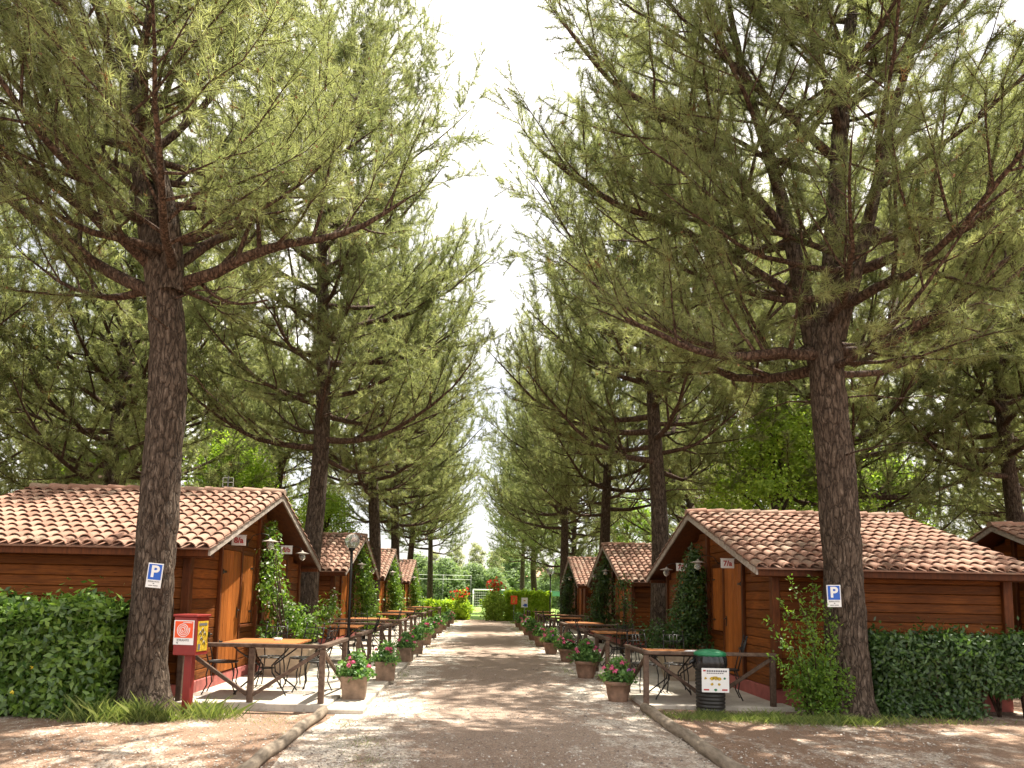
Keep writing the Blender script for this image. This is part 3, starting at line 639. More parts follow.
# ------------------------------------------------------------------ cabins
def text_mesh(s, size, m, name='lettering', bold=0):
    cu = bpy.data.curves.new('t', 'FONT'); cu.body = s; cu.size = size; cu.align_x = 'CENTER'; cu.align_y = 'CENTER'; cu.extrude = .0012; cu.offset = bold
    o = bpy.data.objects.new('t', cu); C.objects.link(o); dg = bpy.context.evaluated_depsgraph_get(); dg.update()
    me = bpy.data.meshes.new_from_object(o.evaluated_get(dg)); bpy.data.objects.remove(o); me.name = name; me.materials.clear(); me.materials.append(m); return me
def rect_frame(cx, cz): pass
def make_cabin(name, label, Lw, hw=3.15, rhw=3.5, ze=2.14, za=3.34, front=.42, signs=('', ''), sza=2.38, szb=2.40, near=-1, door_z=.28, group='timber cabins along the lane'):
    """facade at x=0, body along -x; near = sign of y of the end that faces the viewer"""
    root = empty(name, (0, 0, 0), 0, label, 'cabin', group); sl = (za-ze)/rhw; bh = .147
    zr = lambda y: za - abs(y)*sl - .06
    ztop = zr(hw)
    # walls
    mb = MB()
    def board_x(x0, x1, yface, out, z0, z1):
        r_ = random.random(); a, b_ = sorted((yface, yface-out*.035)); mb.box(x0, a, z0+.003, x1, b_, z1-.003, r_, ch=.009)
    def board_y(y0, y1, xface, out, z0, z1):
        r_ = random.random(); a, b_ = sorted((xface, xface-out*.035)); mb.box(a, y0, z0+.003, b_, y1, z1-.003, r_, ch=.009)
    z = .27
    while z < za-.1:
        z1 = z+bh
        if z < ztop-.03:
            zz = min(z1, ztop)
            for sgn in (-1, 1): board_x(-Lw+.05, -.05, sgn*hw, sgn, z, zz)
        lim = hw if z1 < ztop else max(0, (za-.10-z1)/sl)
        if lim > .15:
            y = [-lim+.05, lim-.05]
            # on the facade the boards stop at the central post
            board_y(y[0], -.055, 0, 1, z, z1); board_y(.055, y[1], 0, 1, z, z1); board_y(y[0], y[1], -Lw, -1, z, z1)
        z = z1
    mb.box(-Lw+.06, -hw+.06, .1, -.06, hw-.06, ztop-.02, .2)      # dark core behind the joints
    # gable core
    vs = [(x, y, zz) for x in (-.06, -Lw+.06) for y, zz in ((-hw+.06, ztop-.02), (hw-.06, ztop-.02), (0, za-.14))]
    mb.add(vs, [(0, 1, 2), (5, 4, 3), (0, 2, 5, 3), (1, 4, 5, 2)], .2)
    mb.build('wall', MAT['board'], root)
    mb = MB(); mb.box(-Lw-.02, -hw-.02, -.02, .02, hw+.02, .27, .5, ch=.008); mb.build('plinth', MAT['plinth'], root)
    for x in (.0, -Lw):
        for y in (-hw, hw):
            mb = MB(); mb.box(x-.07, y-.07, .272, x+.045 if x == 0 else x+.07, y+.07, ztop+.02, ch=.01); mb.build('corner_post', MAT['trim'], root)
    mb = MB(); mb.box(-.05, -.052, .272, .055, .052, za-.12, ch=.01); mb.build('gable_post', MAT['trim'], root)
    # roof deck, fascia, tiles
    x0, x1 = -Lw-.25, front
    for sgn in (-1, 1):
        mb = MB(); q = [(x, sgn*y, zz) for x in (x0+.03, x1-.03) for y, zz in ((0, za-.005), (rhw-.02, ze-.005), (rhw-.02, ze-.05), (0, za-.05))]
        mb.add(q, [(0, 1, 2, 3), (7, 6, 5, 4), (0, 4, 5, 1), (1, 5, 6, 2), (2, 6, 7, 3)], .5)
        for k in range(5):       # rafters under the side eave
            pass
        mb.build('roof_deck', MAT['soffit'], root)
        for xx in (x1-.03, x0):
            mb = MB(); vs = [(x, sgn*y, zz) for x in (xx, xx+.03) for y, zz in ((0.0, za+.015), (rhw+.02, ze+.015), (rhw+.02, ze-.10), (0.0, za-.10))]
            mb.add(vs, [(0, 1, 2, 3), (7, 6, 5, 4), (0, 4, 5, 1), (1, 5, 6, 2), (2, 6, 7, 3)], .5); mb.build('bargeboard', MAT['fascia'], root)
        mb = MB(); mb.box(x0+.03, min(sgn*(hw+.10), sgn*(rhw-.1)), ze-.12, x1-.034, max(sgn*(hw+.10), sgn*(rhw-.1)), ze-.052, ch=.006)
        mb.box(x0+.03, min(sgn*rhw, sgn*(rhw+.02)), ze-.11, x1-.034, max(sgn*rhw, sgn*(rhw+.02)), ze-.02); mb.build('eaves_beam', MAT['trim'], root)
    # tiles
    for sgn in (-1, 1):
        mb = MB(); sp_ = .192; nc = int(round((x1-x0+.06)/sp_)); slen = math.hypot(rhw, za-ze); nr = int(math.ceil((slen+.06)/.30)); ex_ = (slen+.08)/nr
        ux = Vector((0, -sgn*rhw, za-ze)).normalized(); nn = Vector((0, sgn*(za-ze), rhw)).normalized(); o0 = Vector((0, sgn*(rhw+.08), ze-.0306+.006))
        st = (x1-x0+.06)/nc
        for c_ in range(nc):
            xc = x0-.03+st*(c_+.5)
            for r_i in range(nr):
                rr = random.random(); jx = random.uniform(-.008, .008); jz = random.uniform(0, .008); tilt = random.uniform(-.006, .006)
                L_ = ex_+.06; a0, a1 = .086, .070; base = o0 + ux*(r_i*ex_) + Vector((xc+jx, 0, 0)) + nn*(.012+jz); ns = 8; vs = []
                for e, (d_, ra, lift) in enumerate(((0, a0, .028), (L_, a1, .002), (0, a0-.014, .028), )):
                    for k in range(ns+1):
                        a = math.pi*k/ns; vs.append(base + ux*d_ + Vector((math.cos(a)*ra + (tilt if e == 1 else 0), 0, 0)) + nn*(math.sin(a)*ra*.78+lift))
                n1 = ns+1; fs = [(k, k+1, n1+k+1, n1+k) for k in range(ns)]; mb.add(vs[:2*n1], fs, rr, smooth=True)
                mb.add(vs[:n1]+vs[2*n1:], [(k+1, k, n1+k, n1+k+1) for k in range(ns)], rr*.6)
            # channel between
        for r_i in range(nr):
            b0 = o0 + ux*(r_i*ex_-.0) + nn*.004; b1 = b0 + ux*(ex_+.03) ; 
            vs = [b0+Vector((x0-.02, 0, 0))+nn*.022, b0+Vector((x1+.02, 0, 0))+nn*.022, b1+Vector((x1+.02, 0, 0)), b1+Vector((x0-.02, 0, 0))]
            mb.add(vs, [(0, 1, 2, 3)], .15)
            mb.add([vs[0], vs[1], b0+Vector((x1+.02, 0, 0)), b0+Vector((x0-.02, 0, 0))], [(0, 1, 2, 3)], .1)
        mb.build('roof_tiles', MAT['tile'], root)
    mb = MB(); k = int((x1-x0)/.36)
    for i in range(k+1):
        xx = x0-.03+(x1-x0+.02)*i/(k+1); L_ = (x1-x0)/(k+1)+.04; vs = []
        for d_, ra, lf in ((0, .115, .02), (L_, .10, .0)):
            for e in range(9): a = math.pi*e/8; vs.append((xx+d_, math.cos(a)*ra, za+.03+math.sin(a)*ra*.8+lf))
        mb.add(vs, [(e, e+1, 10+e, 9+e) for e in range(8)], None, True)
        mb.add(vs[9:]+[(xx+L_, 0, za)], [(e, e+1, 9) for e in range(8)])
        mb.add(vs[:9]+[(xx, 0, za)], [(e+1, e, 9) for e in range(8)])
    mb.build('ridge_tiles', MAT['tile'], root)
    # apartments: s = -1 near half, +1 far half (y measured toward 'near')
    for ap, side in ((0, near), (1, -near)):
        ydoor0, ydoor1 = side*1.02, side*1.92      # door between |y|
        a, b_ = sorted((ydoor0, ydoor1)); dz0, dz1 = door_z, 2.24
        mb = MB(); nb = 5; w = (b_-a)/nb
        for i in range(nb): mb.box(.003, a+i*w+.002, dz0+.02, .036, a+(i+1)*w-.002, dz1-.02, ch=.004)
        door = mb.build('door', MAT['door'], root)
        mb = MB(); mb.box(.0, a-.075, dz0, .055, a-.003, dz1+.07, ch=.006); mb.box(.0, b_+.003, dz0, .055, b_+.075, dz1+.07, ch=.006); mb.box(.0, a-.003, dz1-.015, .052, b_+.003, dz1+.068, ch=.006)
        mb.build('door_frame', MAT['trim'], door)
        mb = MB(); hy = side*1.88
        for hz in (.75, 1.85): mb.box(.037, min(hy, hy-side*.16), hz, .045, max(hy, hy-side*.16), hz+.035); mb.tube([(.047, hy+side*.01, hz-.02), (.047, hy+side*.01, hz+.055)], .011, 8)
        mb.build('hinge', MAT['iron'], door)
        mb = MB(); ky = side*1.10; mb.box(.037, ky-.02, 1.12, .043, ky+.02, 1.30); mb.tube([(.043, ky, 1.25), (.08, ky, 1.25), (.085, ky+side*.10, 1.25)], .009, 6); mb.build('handle', MAT['iron'], door)
        ws0, ws1 = side*.34, side*.94; a, b_ = sorted((ws0, ws1)); mb = MB(); nb = 4; w = (b_-a)/nb
        for i in range(nb): mb.box(.003, a+i*w+.002, 1.02, .036, a+(i+1)*w-.002, 2.18, ch=.004)
        sh = mb.build('window_shutter', MAT['door'], root)
        mb = MB(); mb.box(.0, a-.05, .955, .075, b_+.05, 1.00, ch=.006); mb.build('sill', MAT['trim'], sh)
        mb = MB(); mb.box(0, a-.045, 1.003, .046, a-.003, 2.25, ch=.005); mb.box(0, b_+.003, 1.003, .046, b_+.045, 2.25, ch=.005); mb.box(0, a-.003, 2.183, .046, b_+.003, 2.25, ch=.005); mb.build('shutter_frame', MAT['trim'], sh)
        mb = MB()
        for hz in (1.2, 1.95): mb.box(.037, min(ws0, ws0+side*.14), hz, .045, max(ws0, ws0+side*.14), hz+.03)
        mb.build('hinge', MAT['iron'], sh)
        # lamp on a bracket
        ly = side*.62 if ap == 0 else side*1.75; lz = sza+.14 if ap == 0 else szb+.04
        mb = MB(); mb.tube([(0, ly, lz-.12), (.10, ly, lz+.02), (.24, ly, lz+.06), (.36, ly, lz+.03), (.40, ly, lz-.04)], .008, 6); mb.box(-.0, ly-.03, lz-.17, .012, ly+.03, lz-.07)
        lamp = mb.build('wall_lamp', MAT['iron'], root)
        mb = MB(); mb.lathe([(.012, -.0), (.03, -.03), (.14, -.06), (.145, -.068), (.02, -.058)], 20, (.40, ly, lz-.02)); mb.build('lamp_shade', MAT['fascia'], lamp)
        mb = MB(); mb.lathe([(.035, 0), (.062, -.03), (.07, -.07), (.055, -.12), (.02, -.145), (.001, -.148)], 16, (.40, ly, lz-.08), cap=False); mb.build('lamp_globe', MAT['glass'], lamp)
        if signs[ap]:
            sy = side*1.62 if ap == 0 else side*1.35; sz = sza if ap == 0 else szb; mb = MB(); mb.box(.06, sy-.008, sz-.08, .29, sy+.008, sz+.08, .5, ch=.003); mb.box(.0, sy-.006, sz+.08, .30, sy+.006, sz+.092)
            sg = mb.build('number_sign', MAT['white'], root)
            t = link_mesh('lettering', text_mesh(signs[ap], .125, MAT['inkred'], bold=.004), sg)
            t.rotation_euler = (R(90), 0, 0 if near == -1 else math.pi); t.location = (.175, sy+near*.0095, sz)
    return root
random.seed(21)
cabL = make_cabin('timber_cabin', 'nearest left cabin, sunlit door, hung with the 8/a number sign', 3.95, signs=('8/a', '8/b'), near=-1)
cabL.location = (LX, LC[0], 0)
cabR = make_cabin('timber_cabin', 'nearest right cabin, shaded door, hung with the 7/a number sign', 3.55, hw=3.2, rhw=3.6, ze=2.07, za=3.25, signs=('7/a', '7/b'), sza=2.22, szb=2.26, near=1)
cabR.location = (RX, RC[0], 0); cabR.rotation_euler = (0, 0, math.pi)
cabL2 = make_cabin('timber_cabin', 'second cabin of the left row behind the tall lamp post', 3.95, hw=2.9, rhw=3.3, near=-1)
cabL2.location = (LX, LC[1], 0)
for y, lab in zip(LC[2:], ['third cabin of the left row with a leafy climber', 'fourth and farthest cabin of the left row']): copy_tree(cabL2, (LX, y, 0), 0, lab)
cabR2 = make_cabin('timber_cabin', 'second cabin of the right row, dark gable and rusty tiles', 3.6, hw=2.95, rhw=3.35, ze=2.04, za=3.30, near=1)
cabR2.location = (RX, RC[1], 0); cabR2.rotation_euler = (0, 0, math.pi)
copy_tree(cabR2, (RX, RC[2], 0), math.pi, 'third and farthest cabin of the right row')
copy_tree(cabR2, (12.15, 16.8, 0), math.pi, 'cabin cut by the right edge beyond the nearest right cabin', (1.25, 1, 1.02))
# aerial behind the left ridge
mb = MB(); mb.tube([(0, 0, 0), (0, 0, 4.25)], .018, 6)
ae = mb.build('roof_aerial', MAT['stake'], None, (-6.0, 17.3, 0)); tag(ae, 'small white framed aerial on a pole above the nearest left roof', 'aerial')
mb = MB()
for zz in (3.98, 4.09, 4.2): mb.box(-.13, -.006, zz, .13, .006, zz+.012)
for xx in (-.13, 0, .118): mb.box(xx, -.006, 3.98, xx+.012, .006, 4.212)
mb.build('aerial_frame', MAT['white'], ae)

# ------------------------------------------------------------------ railings
def railing(label, pts, h=.75, z0=.1, braces=(), postw=.075):
    """pts: (x,y) posts; braces: (i_top, i_bottom)"""
    root = empty('wooden_railing', (pts[0][0], pts[0][1], z0), 0, label, 'railing', 'railings round the patios'); o = Vector((pts[0][0], pts[0][1], 0))
    q = [Vector((x, y, 0))-o for x, y in pts]
    for p in q:
        mb = MB(); mb.box(p.x-postw/2, p.y-postw/2, -z0+.0, p.x+postw/2, p.y+postw/2, h-.03, ch=.008); mb.build('post', MAT['rail'], root)
    for k_, (a, b_) in enumerate(zip(q, q[1:])):
        lst = k_ == len(q)-2; turn = k_ > 0 and abs((b_-a).normalized().dot((q[k_]-q[k_-1]).normalized())) < .5
        d = (b_-a).normalized()*.05; st = a+d if turn else (a if k_ else a-d); en = b_+d if (lst or abs((q[k_+2]-b_).normalized().dot(d)) < .02) else b_
        mb = MB(); mb.bar(st+Vector((0, 0, h)), en+Vector((0, 0, h)), .10, .05); mb.build('top_rail', MAT['rail'], root)
    for i, j in braces:
        d = (q[j]-q[i]).normalized(); off = Vector((-d.y, d.x, 0))*.0
        mb = MB(); mb.bar(q[i]+d*.04+Vector((0, 0, h-.07))+off, q[j]-d*.04+Vector((0, 0, .10))+off, .045, .05); mb.build('brace', MAT['rail'], root)
    return root
railing('front railing of the sunny left patio beside the red hydrant box', [(-4.0, 10.12), (-3.05, 10.12), (-2.1, 10.12), (-2.1, 11.75)], braces=((0, 1), (2, 1), (2, 3)))
railing('front railing of the shaded right patio behind the rubbish bin', [(4.3, 11.0), (3.37, 11.0), (2.45, 11.0), (2.45, 12.35)], z0=.06, h=.74, braces=((0, 1), (2, 1), (2, 3)))
ordn = ['second', 'third', 'fourth', 'fifth', 'sixth', 'seventh', 'eighth']
for k, (y0, y1, cross) in enumerate([(13.1, 14.4, 0), (16.1, 17.6, 1), (19.9, 21.3, 2), (23.0, 24.4, 0), (27.4, 28.9, 2), (31.0, 32.4, 0), (38.0, 39.8, 2)]):
    pts = [(-2.1, y0), (-2.1, y1)]; br = ((0, 1),)
    if cross == 1: pts = [(-2.1, y0), (-2.1, y1), (-4.0, y1)]; br = ((0, 1), (1, 2))
    if cross == 2: pts = [(-4.0, y0), (-2.1, y0), (-2.1, y1)]; br = ((1, 0), (1, 2))
    railing('%s railing from the front along the left patios' % ordn[k], pts, braces=br)
for k, (y0, y1, cross) in enumerate([(14.3, 15.6, 0), (17.2, 18.4, 1), (21.0, 22.4, 2), (24.4, 25.8, 0), (28.4, 29.8, 1), (31.0, 32.6, 2), (36.5, 38.2, 0)]):
    pts = [(2.45, y0), (2.45, y1)]; br = ((0, 1),)
    if cross == 1: pts = [(2.45, y0), (2.45, y1), (4.3, y1)]; br = ((0, 1), (1, 2))
    if cross == 2: pts = [(4.3, y0), (2.45, y0), (2.45, y1)]; br = ((1, 0), (1, 2))
    railing('%s railing from the front along the right patios' % ordn[k], pts, z0=.06, h=.74, braces=br)

# ------------------------------------------------------------------ tables and chairs
def make_table(label, z0):
    root = empty('patio_table', (0, 0, z0), 0, label, 'table', 'tables on the patios'); mb = MB()
    for i in range(9): mb.box(-.52, -.5+i*.111, .725, .52, -.5+i*.111+.107, .752, ch=.003)
    mb.build('tabletop', MAT['tabletop'], root)
    mb = MB(); mb.box(-.47, -.45, .70, .47, -.425, .724); mb.box(-.47, .425, .70, .47, .45, .724); mb.box(-.47, -.425, .70, -.445, .425, .724); mb.box(.445, -.425, .70, .47, .425, .724); mb.build('underframe', MAT['iron'], root)
    for sx in (-1, 1):
        for sy in (-1, 1):
            mb = MB(); pts = []
            for t, rr in ((.72, .42), (.62, .34), (.5, .20), (.40, .09), (.30, .10), (.16, .24), (.06, .34), (.01, .37)): pts.append((sx*rr, sy*rr*.85, t))
            mb.tube(pts, .012, 6); mb.build('leg', MAT['iron'], root)
    mb = MB(); mb.tube([(.10*math.cos(a), .09*math.sin(a), .36) for a in np.linspace(0, 6.29, 17)], .009, 5); mb.build('ring', MAT['iron'], root)
    return root
def make_chair(label):
    root = empty('iron_chair', (0, 0, 0), 0, label, 'chair', 'iron chairs on the patios')   # faces +x
    mb = MB(); mb.tube([(.21*math.cos(a), .20*math.sin(a), .45) for a in np.linspace(0, 6.29, 25)], .011, 6)
    for k in range(-3, 4): w = math.sqrt(max(0, .2**2-(k*.05)**2)); mb.box(-w, k*.05-.012, .448, w, k*.05+.012, .455)
    mb.build('seat', MAT['iron'], root)
    mb = MB()
    for s in (-1, 1): mb.tube([(-.17, s*.15, .45), (-.21, s*.17, .62), (-.27, s*.17, .80), (-.31, s*.16, .95)], .010, 6); mb.lathe([(.001, 0), (.018, .012), (.018, .025), (.001, .037)], 8, (-.312, s*.16, .95))
    for zz, xx in ((.66, -.22), (.80, -.265), (.90, -.298)): mb.tube([(xx, -.17, zz), (xx-.02, 0, zz+.01), (xx, .17, zz)], .008, 5)
    for yy in (-.06, 0, .06): mb.tube([(-.225, yy, .66), (-.315, yy, .915)], .006, 5)
    mb.tube([(-.31, 0, .91), (-.325, 0, .965)], .009, 5)
    mb.build('backrest', MAT['iron'], root)
    for sx in (-1, 1):
        for sy in (-1, 1): mb = MB(); mb.tube([(sx*.15, sy*.14, .45), (sx*.19, sy*.16, .28), (sx*.17, sy*.165, .14), (sx*.235, sy*.19, .0)], .010, 6); mb.build('leg', MAT['iron'], root)
    return root
tb = make_table('orange wooden table on the nearest left patio with four iron chairs', .1); tb.location = (-3.1, 11.05, .1)
tspots = [(-3.1, 16.3, .1, 'second table from the front on the left patios'), (-3.15, 21.2, .1, 'third table on the left by the second cabin'), (-3.15, 26.0, .1, 'fourth table on the left by the second cabin'),
          (-3.15, 30.2, .1, 'fifth table on the left patios'), (-3.15, 34.6, .1, 'sixth table on the left patios'), (-3.15, 40.4, .1, 'farthest table on the left patios'),
          (3.05, 11.75, .06, 'wooden table on the nearest right patio with a folded newspaper'), (3.1, 16.9, .06, 'second table on the right near the second cabin'), (3.15, 22.6, .06, 'third table from the front on the right patios'),
          (3.15, 27.0, .06, 'fourth table from the front on the right patios'), (3.15, 31.2, .06, 'fifth table on the right by the far lamp'), (3.15, 36.5, .06, 'farthest table on the right patios')]
tloc = [(-3.1, 11.05, .1, 'the nearest left table')]
for x, y, z, lab in tspots: copy_tree(tb, (x, y, z), 0, lab, 1 if y > 12 else .95)
ch = make_chair('iron chair left of the orange table, back to the sunny wall'); ch.location = (-3.72, 10.95, .1); ch.rotation_euler = (0, 0, .15)
for x, y, z, rz, lab in [(-2.48, 11.3, .1, math.pi-.2, 'iron chair right of the orange table beside the railing'), (-3.25, 11.85, .1, -R(85), 'iron chair behind the orange table before the stone planter'),
                   (-2.75, 11.8, .1, -R(110), 'iron chair at the back right corner of the orange table'),
                   (3.85, 11.75, .06, math.pi-.2, 'iron chair with high back between the bin and the right cabin wall'), (2.75, 12.5, .06, -R(75), 'iron chair left behind the nearest right table'), (3.3, 12.55, .06, -R(95), 'iron chair behind the nearest right table'),
                   (-3.75, 16.4, .1, 0, 'iron chair at the cabin side of the second left table'), (-2.5, 16.3, .1, math.pi, 'iron chair at the lane side of the second left table'),
                   (-2.55, 21.1, .1, math.pi, 'iron chair at the third left table'), (-3.2, 20.5, .1, R(90), 'iron chair in front of the third left table'), (-2.55, 26, .1, math.pi, 'iron chair at the fourth left table'), (-2.6, 30.2, .1, math.pi, 'iron chair at the fifth left table'),
                   (2.5, 16.9, .06, 0, 'iron chair at the lane side of the second right table'), (3.75, 16.9, .06, math.pi, 'iron chair at the cabin side of the second right table'), (3.1, 16.2, .06, R(90), 'iron chair in front of the second right table'),
                   (2.6, 22.6, .06, 0, 'iron chair at the third right table'), (2.6, 27, .06, 0, 'iron chair at the fourth right table'), (2.65, 31.2, .06, 0, 'iron chair at the fifth right table')]:
    copy_tree(ch, (x, y, z), rz, lab)
mb = MB(); mb.lathe([(.055, 0), (.065, .03), (.058, .032), (.045, .012)], 20, cap=False); mb.lathe([(.001, .004), (.05, .004)], 20, cap=False)
tag(mb.build('ashtray', MAT['white'], None, (-3.0, 11.2, .853)), 'small white ashtray on the orange table', 'ashtray')
mb = MB(); mb.box(-.17, -.11, 0, .17, .11, .012, ch=.003); mb.box(-.15, -.10, .012, .16, .09, .022, ch=.003)
tag(mb.build('newspaper', MAT['paper'], None, (3.38, 11.62, .776), .2), 'folded newspaper on the nearest right table behind the bin', 'newspaper')

# ------------------------------------------------------------------ flower pots
def make_pot(label, kind, seed, z0):
    rng = np.random.default_rng(seed); root = empty('flower_pot', (0, 0, z0), 0, label, 'flower pot', 'potted geraniums along the lane'); mb = MB()
    if kind == 'square':
        for (a, b_, z, zz) in ((.16, .18, 0, .27), (.19, .192, .27, .33)):
            vs = [(sx*r_, sy*r_, h_) for r_, h_ in ((a, z), (b_, zz)) for sx, sy in ((-1, -1), (1, -1), (1, 1), (-1, 1))]
            mb.add(vs, [(0, 1, 5, 4), (1, 2, 6, 5), (2, 3, 7, 6), (3, 0, 4, 7), (3, 2, 1, 0), (4, 5, 6, 7)], .5)
        mb.build('pot', MAT['pot'], root)
    else:
        mb.lathe([(.14, 0), (.17, .12), (.185, .25), (.205, .252), (.205, .31), (.18, .312), (.175, .26)], 28, cap=False, r=.5); mb.lathe([(.001, .27), (.18, .27)], 20, cap=False); mb.build('pot', MAT['barrel'], root)
    s = rng.uniform(.9, 1.1)
    V, P = ellipsoid_leaves([((0, 0, .42), (.25*s, .25*s, .17), 420), ((.02, .05, .55), (.16, .16, .16*s), 220), ((-.08, 0, .36), (.24, .22, .10), 160), ((.1, -.05, .36), (.2, .22, .10), 120)], .062, .05, rng, shell=.7)
    leaf_obj('foliage', V, MAT['potleaf'], root, rng)
    mb = MB()
    for k in range(10):
        a = rng.uniform(0, 6.28); r_ = rng.uniform(.02, .18); mb.tube([(0, 0, .28), (math.cos(a)*r_, math.sin(a)*r_, rng.uniform(.5, .68))], .004, 4)
    mb.build('stems', MAT['potleaf'], root)
    nb = int(rng.integers(7, 11))
    for k in range(nb):
        a = rng.uniform(0, 6.28) if k > 3 else rng.uniform(3.6, 5.8); r_ = rng.uniform(.08, .27); z = .60 - r_*.55 + rng.uniform(-.05, .08)
        c_ = np.array([math.cos(a)*r_, math.sin(a)*r_, z]); n_ = 46; d = nrm(rng.normal(size=(n_, 3))); d[:, 2] = abs(d[:, 2])
        V = leaf_quads(c_ + d*.028, d + rng.normal(0, .3, (n_, 3)), .023, .023, rng, 0)
        mt = MAT['blossom'] if (rng.random() > .22 or seed % 3) else MAT['mauve']
        link_mesh('blossom', fast_mesh('blossom', V, 4, mt, rng.random(n_)), root)
    return root
def pot_at(u, v, z, s): p_ = G(u, v, z); return (p_.x, p_.y+.17, z, s)
leftp = [pot_at(u, v, .07, s_) for u, v, s_ in ((352, 700, .98), (384, 681, .98), (404, 662, .95), (415, 654, 1.05), (424, 645, 1.1), (431, 638, 1), (437, 633.5, 1.05), (442, 630, 1), (446, 627, 1), (450, 624, 1.05))]
lp = ['pot of tall pink geraniums on the step at the sunny patio corner', 'second pot on the left, low geraniums with pink heads', 'third pot on the left with dark pink heads', 'fourth pot from the front on the left kerb',
      'fifth pot from the front on the left kerb', 'sixth pot from the front on the left kerb', 'seventh pot from the front on the left kerb', 'eighth pot from the front on the left kerb', 'ninth pot from the front on the left kerb', 'farthest pot on the left kerb']
protos = [make_pot(lp[i], 'square', 100+i, 0) for i in range(3)]
for i, (x, y, z, s) in enumerate(leftp):
    if i < 3: protos[i].location = (x, y, z); protos[i].scale = (s,)*3; protos[i].rotation_euler = (0, 0, [.08, .1, -.1][i])
    else: copy_tree(protos[i % 3], (x, y, z), i*1.571+.1, lp[i], s)
rp = ['nearest right pot with pink geraniums beside the right railing corner', 'second pot on the right, round, bright pink heads', 'third round pot from the front on the right', 'fourth round pot from the front on the right',
      'fifth round pot from the front on the right', 'sixth round pot from the front on the right', 'seventh round pot from the front on the right', 'eighth round pot from the front on the right', 'farthest round pot on the right']
rightp = [pot_at(u, v, 0, s_) for u, v, s_ in ((620, 703, 1.0), (587, 679, 1.08), (568, 662.5, 1.02), (551.6, 654.5, 1.05), (541, 647, 1.08), (534, 640.5, 1.08), (528, 635.5, 1.1), (523, 631, 1.1), (519, 627.5, 1.1))]
protos = [make_pot(rp[i], 'round', 204+i, 0) for i in range(3)]
for i, (x, y, z, s) in enumerate(rightp):
    if i < 3: protos[i].location = (x, y, z); protos[i].scale = (s,)*3
    else: copy_tree(protos[i % 3], (x, y, z), i*1.9, rp[i], s)

# ------------------------------------------------------------------ climbers, planters, shrubs, hedges
def add_flowers(V, m, root, rng):
    n_ = len(V)//4
    if n_ > 100: link_mesh('flowers', fast_mesh('flowers', V, 4, m, rng.random(n_)), root)['kind'] = 'stuff'; return
    for k in range(n_):
        q = V[4*k:4*k+4]; c_ = q.mean(0); d = nrm(rng.normal(size=(9, 3))); r_ = np.linalg.norm(q[0]-q[2])*.6
        W_ = leaf_quads(c_+d*r_*.3, d, r_*.8, r_*.7, rng, 0); link_mesh('flower', fast_mesh('flower', W_, 4, m, rng.random(9)), root)
def plant(name, label, cat, blobs, l, w, m, seed, loc, stems=8, base=(0, 0, 0), flowers=0, fs=.04, group=None, shell=.95, lump=.5, fmat='whitefl', fpart='flowers'):
    rng = np.random.default_rng(seed); random.seed(seed); root = empty(name, loc, 0, label, cat, group)
    V, P = ellipsoid_leaves(blobs, l, w, rng, shell=shell, lump=lump); leaf_obj('foliage', V, m, root, rng, None)
    mb = MB(); b0 = Vector(base)
    for k in range(stems):
        c_, r_, _ = blobs[k % len(blobs)]; t = Vector(c_)+Vector((random.uniform(-.5, .5)*r_[0], random.uniform(-.5, .5)*r_[1], random.uniform(-.2, .6)*r_[2]))
        b1 = b0+Vector((random.uniform(-.08, .08), random.uniform(-.08, .08), 0)); mid = b1.lerp(t, .5)+Vector((0, 0, .1)); mb.tube([b1, mid, t], [.014, .010, .004], 5)
    mb.build('stem', MAT['barkred'], root)
    if flowers:
        q = P[rng.integers(0, len(P), flowers)]; cen = np.mean(P, 0); V = leaf_quads(q + nrm(q-cen)*.04, nrm(q-cen)+rng.normal(0, .5, (flowers, 3)), fs, fs, rng, 0)
        add_flowers(V, MAT[fmat], root, rng)
    return root
def planter(x, y, z, label, s=1):
    mb = MB(); vs = [(sx*r_*1.3, sy*r_, h_) for r_, h_ in ((.22*s, 0), (.30*s, .40*s), (.33*s, .40*s), (.33*s, .46*s), (.28*s, .46*s), (.27*s, .38*s)) for sx, sy in ((-1, -1), (1, -1), (1, 1), (-1, 1))]
    fs = [(4*i+k, 4*i+(k+1) % 4, 4*i+4+(k+1) % 4, 4*i+4+k) for i in range(5) for k in range(4)] + [(3, 2, 1, 0), (20, 21, 22, 23)]
    mb.add(vs, fs, .5); tag(mb.build('stone_planter', MAT['stone'], None, (x, y, z)), label, 'planter', 'cast planters between the doors')
# climber on the nearest left cabin: thin above, heavy and flowering below
planter(-3.45, 13.5, .1, 'beige cast planter behind the orange table', 1.15)
plant('flowering_climber', 'white flowering climber spreading over the nearest left facade', 'climbing plant',
      [((.2, .15, 2.65), (.14, .25, .28), 260), ((.2, .25, 2.3), (.18, .45, .3), 420), ((.2, .3, 1.95), (.2, .5, .3), 520), ((.22, -.1, 1.6), (.15, .35, .3), 260), ((.25, .45, 1.5), (.25, .55, .3), 620), ((.45, .5, 1.15), (.35, .6, .3), 900), ((.75, .8, .95), (.35, .5, .3), 650),
       ((.3, .0, .75), (.3, .35, .3), 380), ((1.0, 1.3, 1.15), (.3, .4, .3), 260), ((.9, .3, .8), (.25, .4, .22), 380), ((1.05, 1.9, 1.3), (.25, .4, .35), 220)], .085, .045, MAT['climber'], 61, (LX, LC[0], 0), 16, (.6, 0, .45), flowers=620)
planter(3.95, 14.4, .06, 'beige cast planter in the shade behind the nearest right table', 1.2)
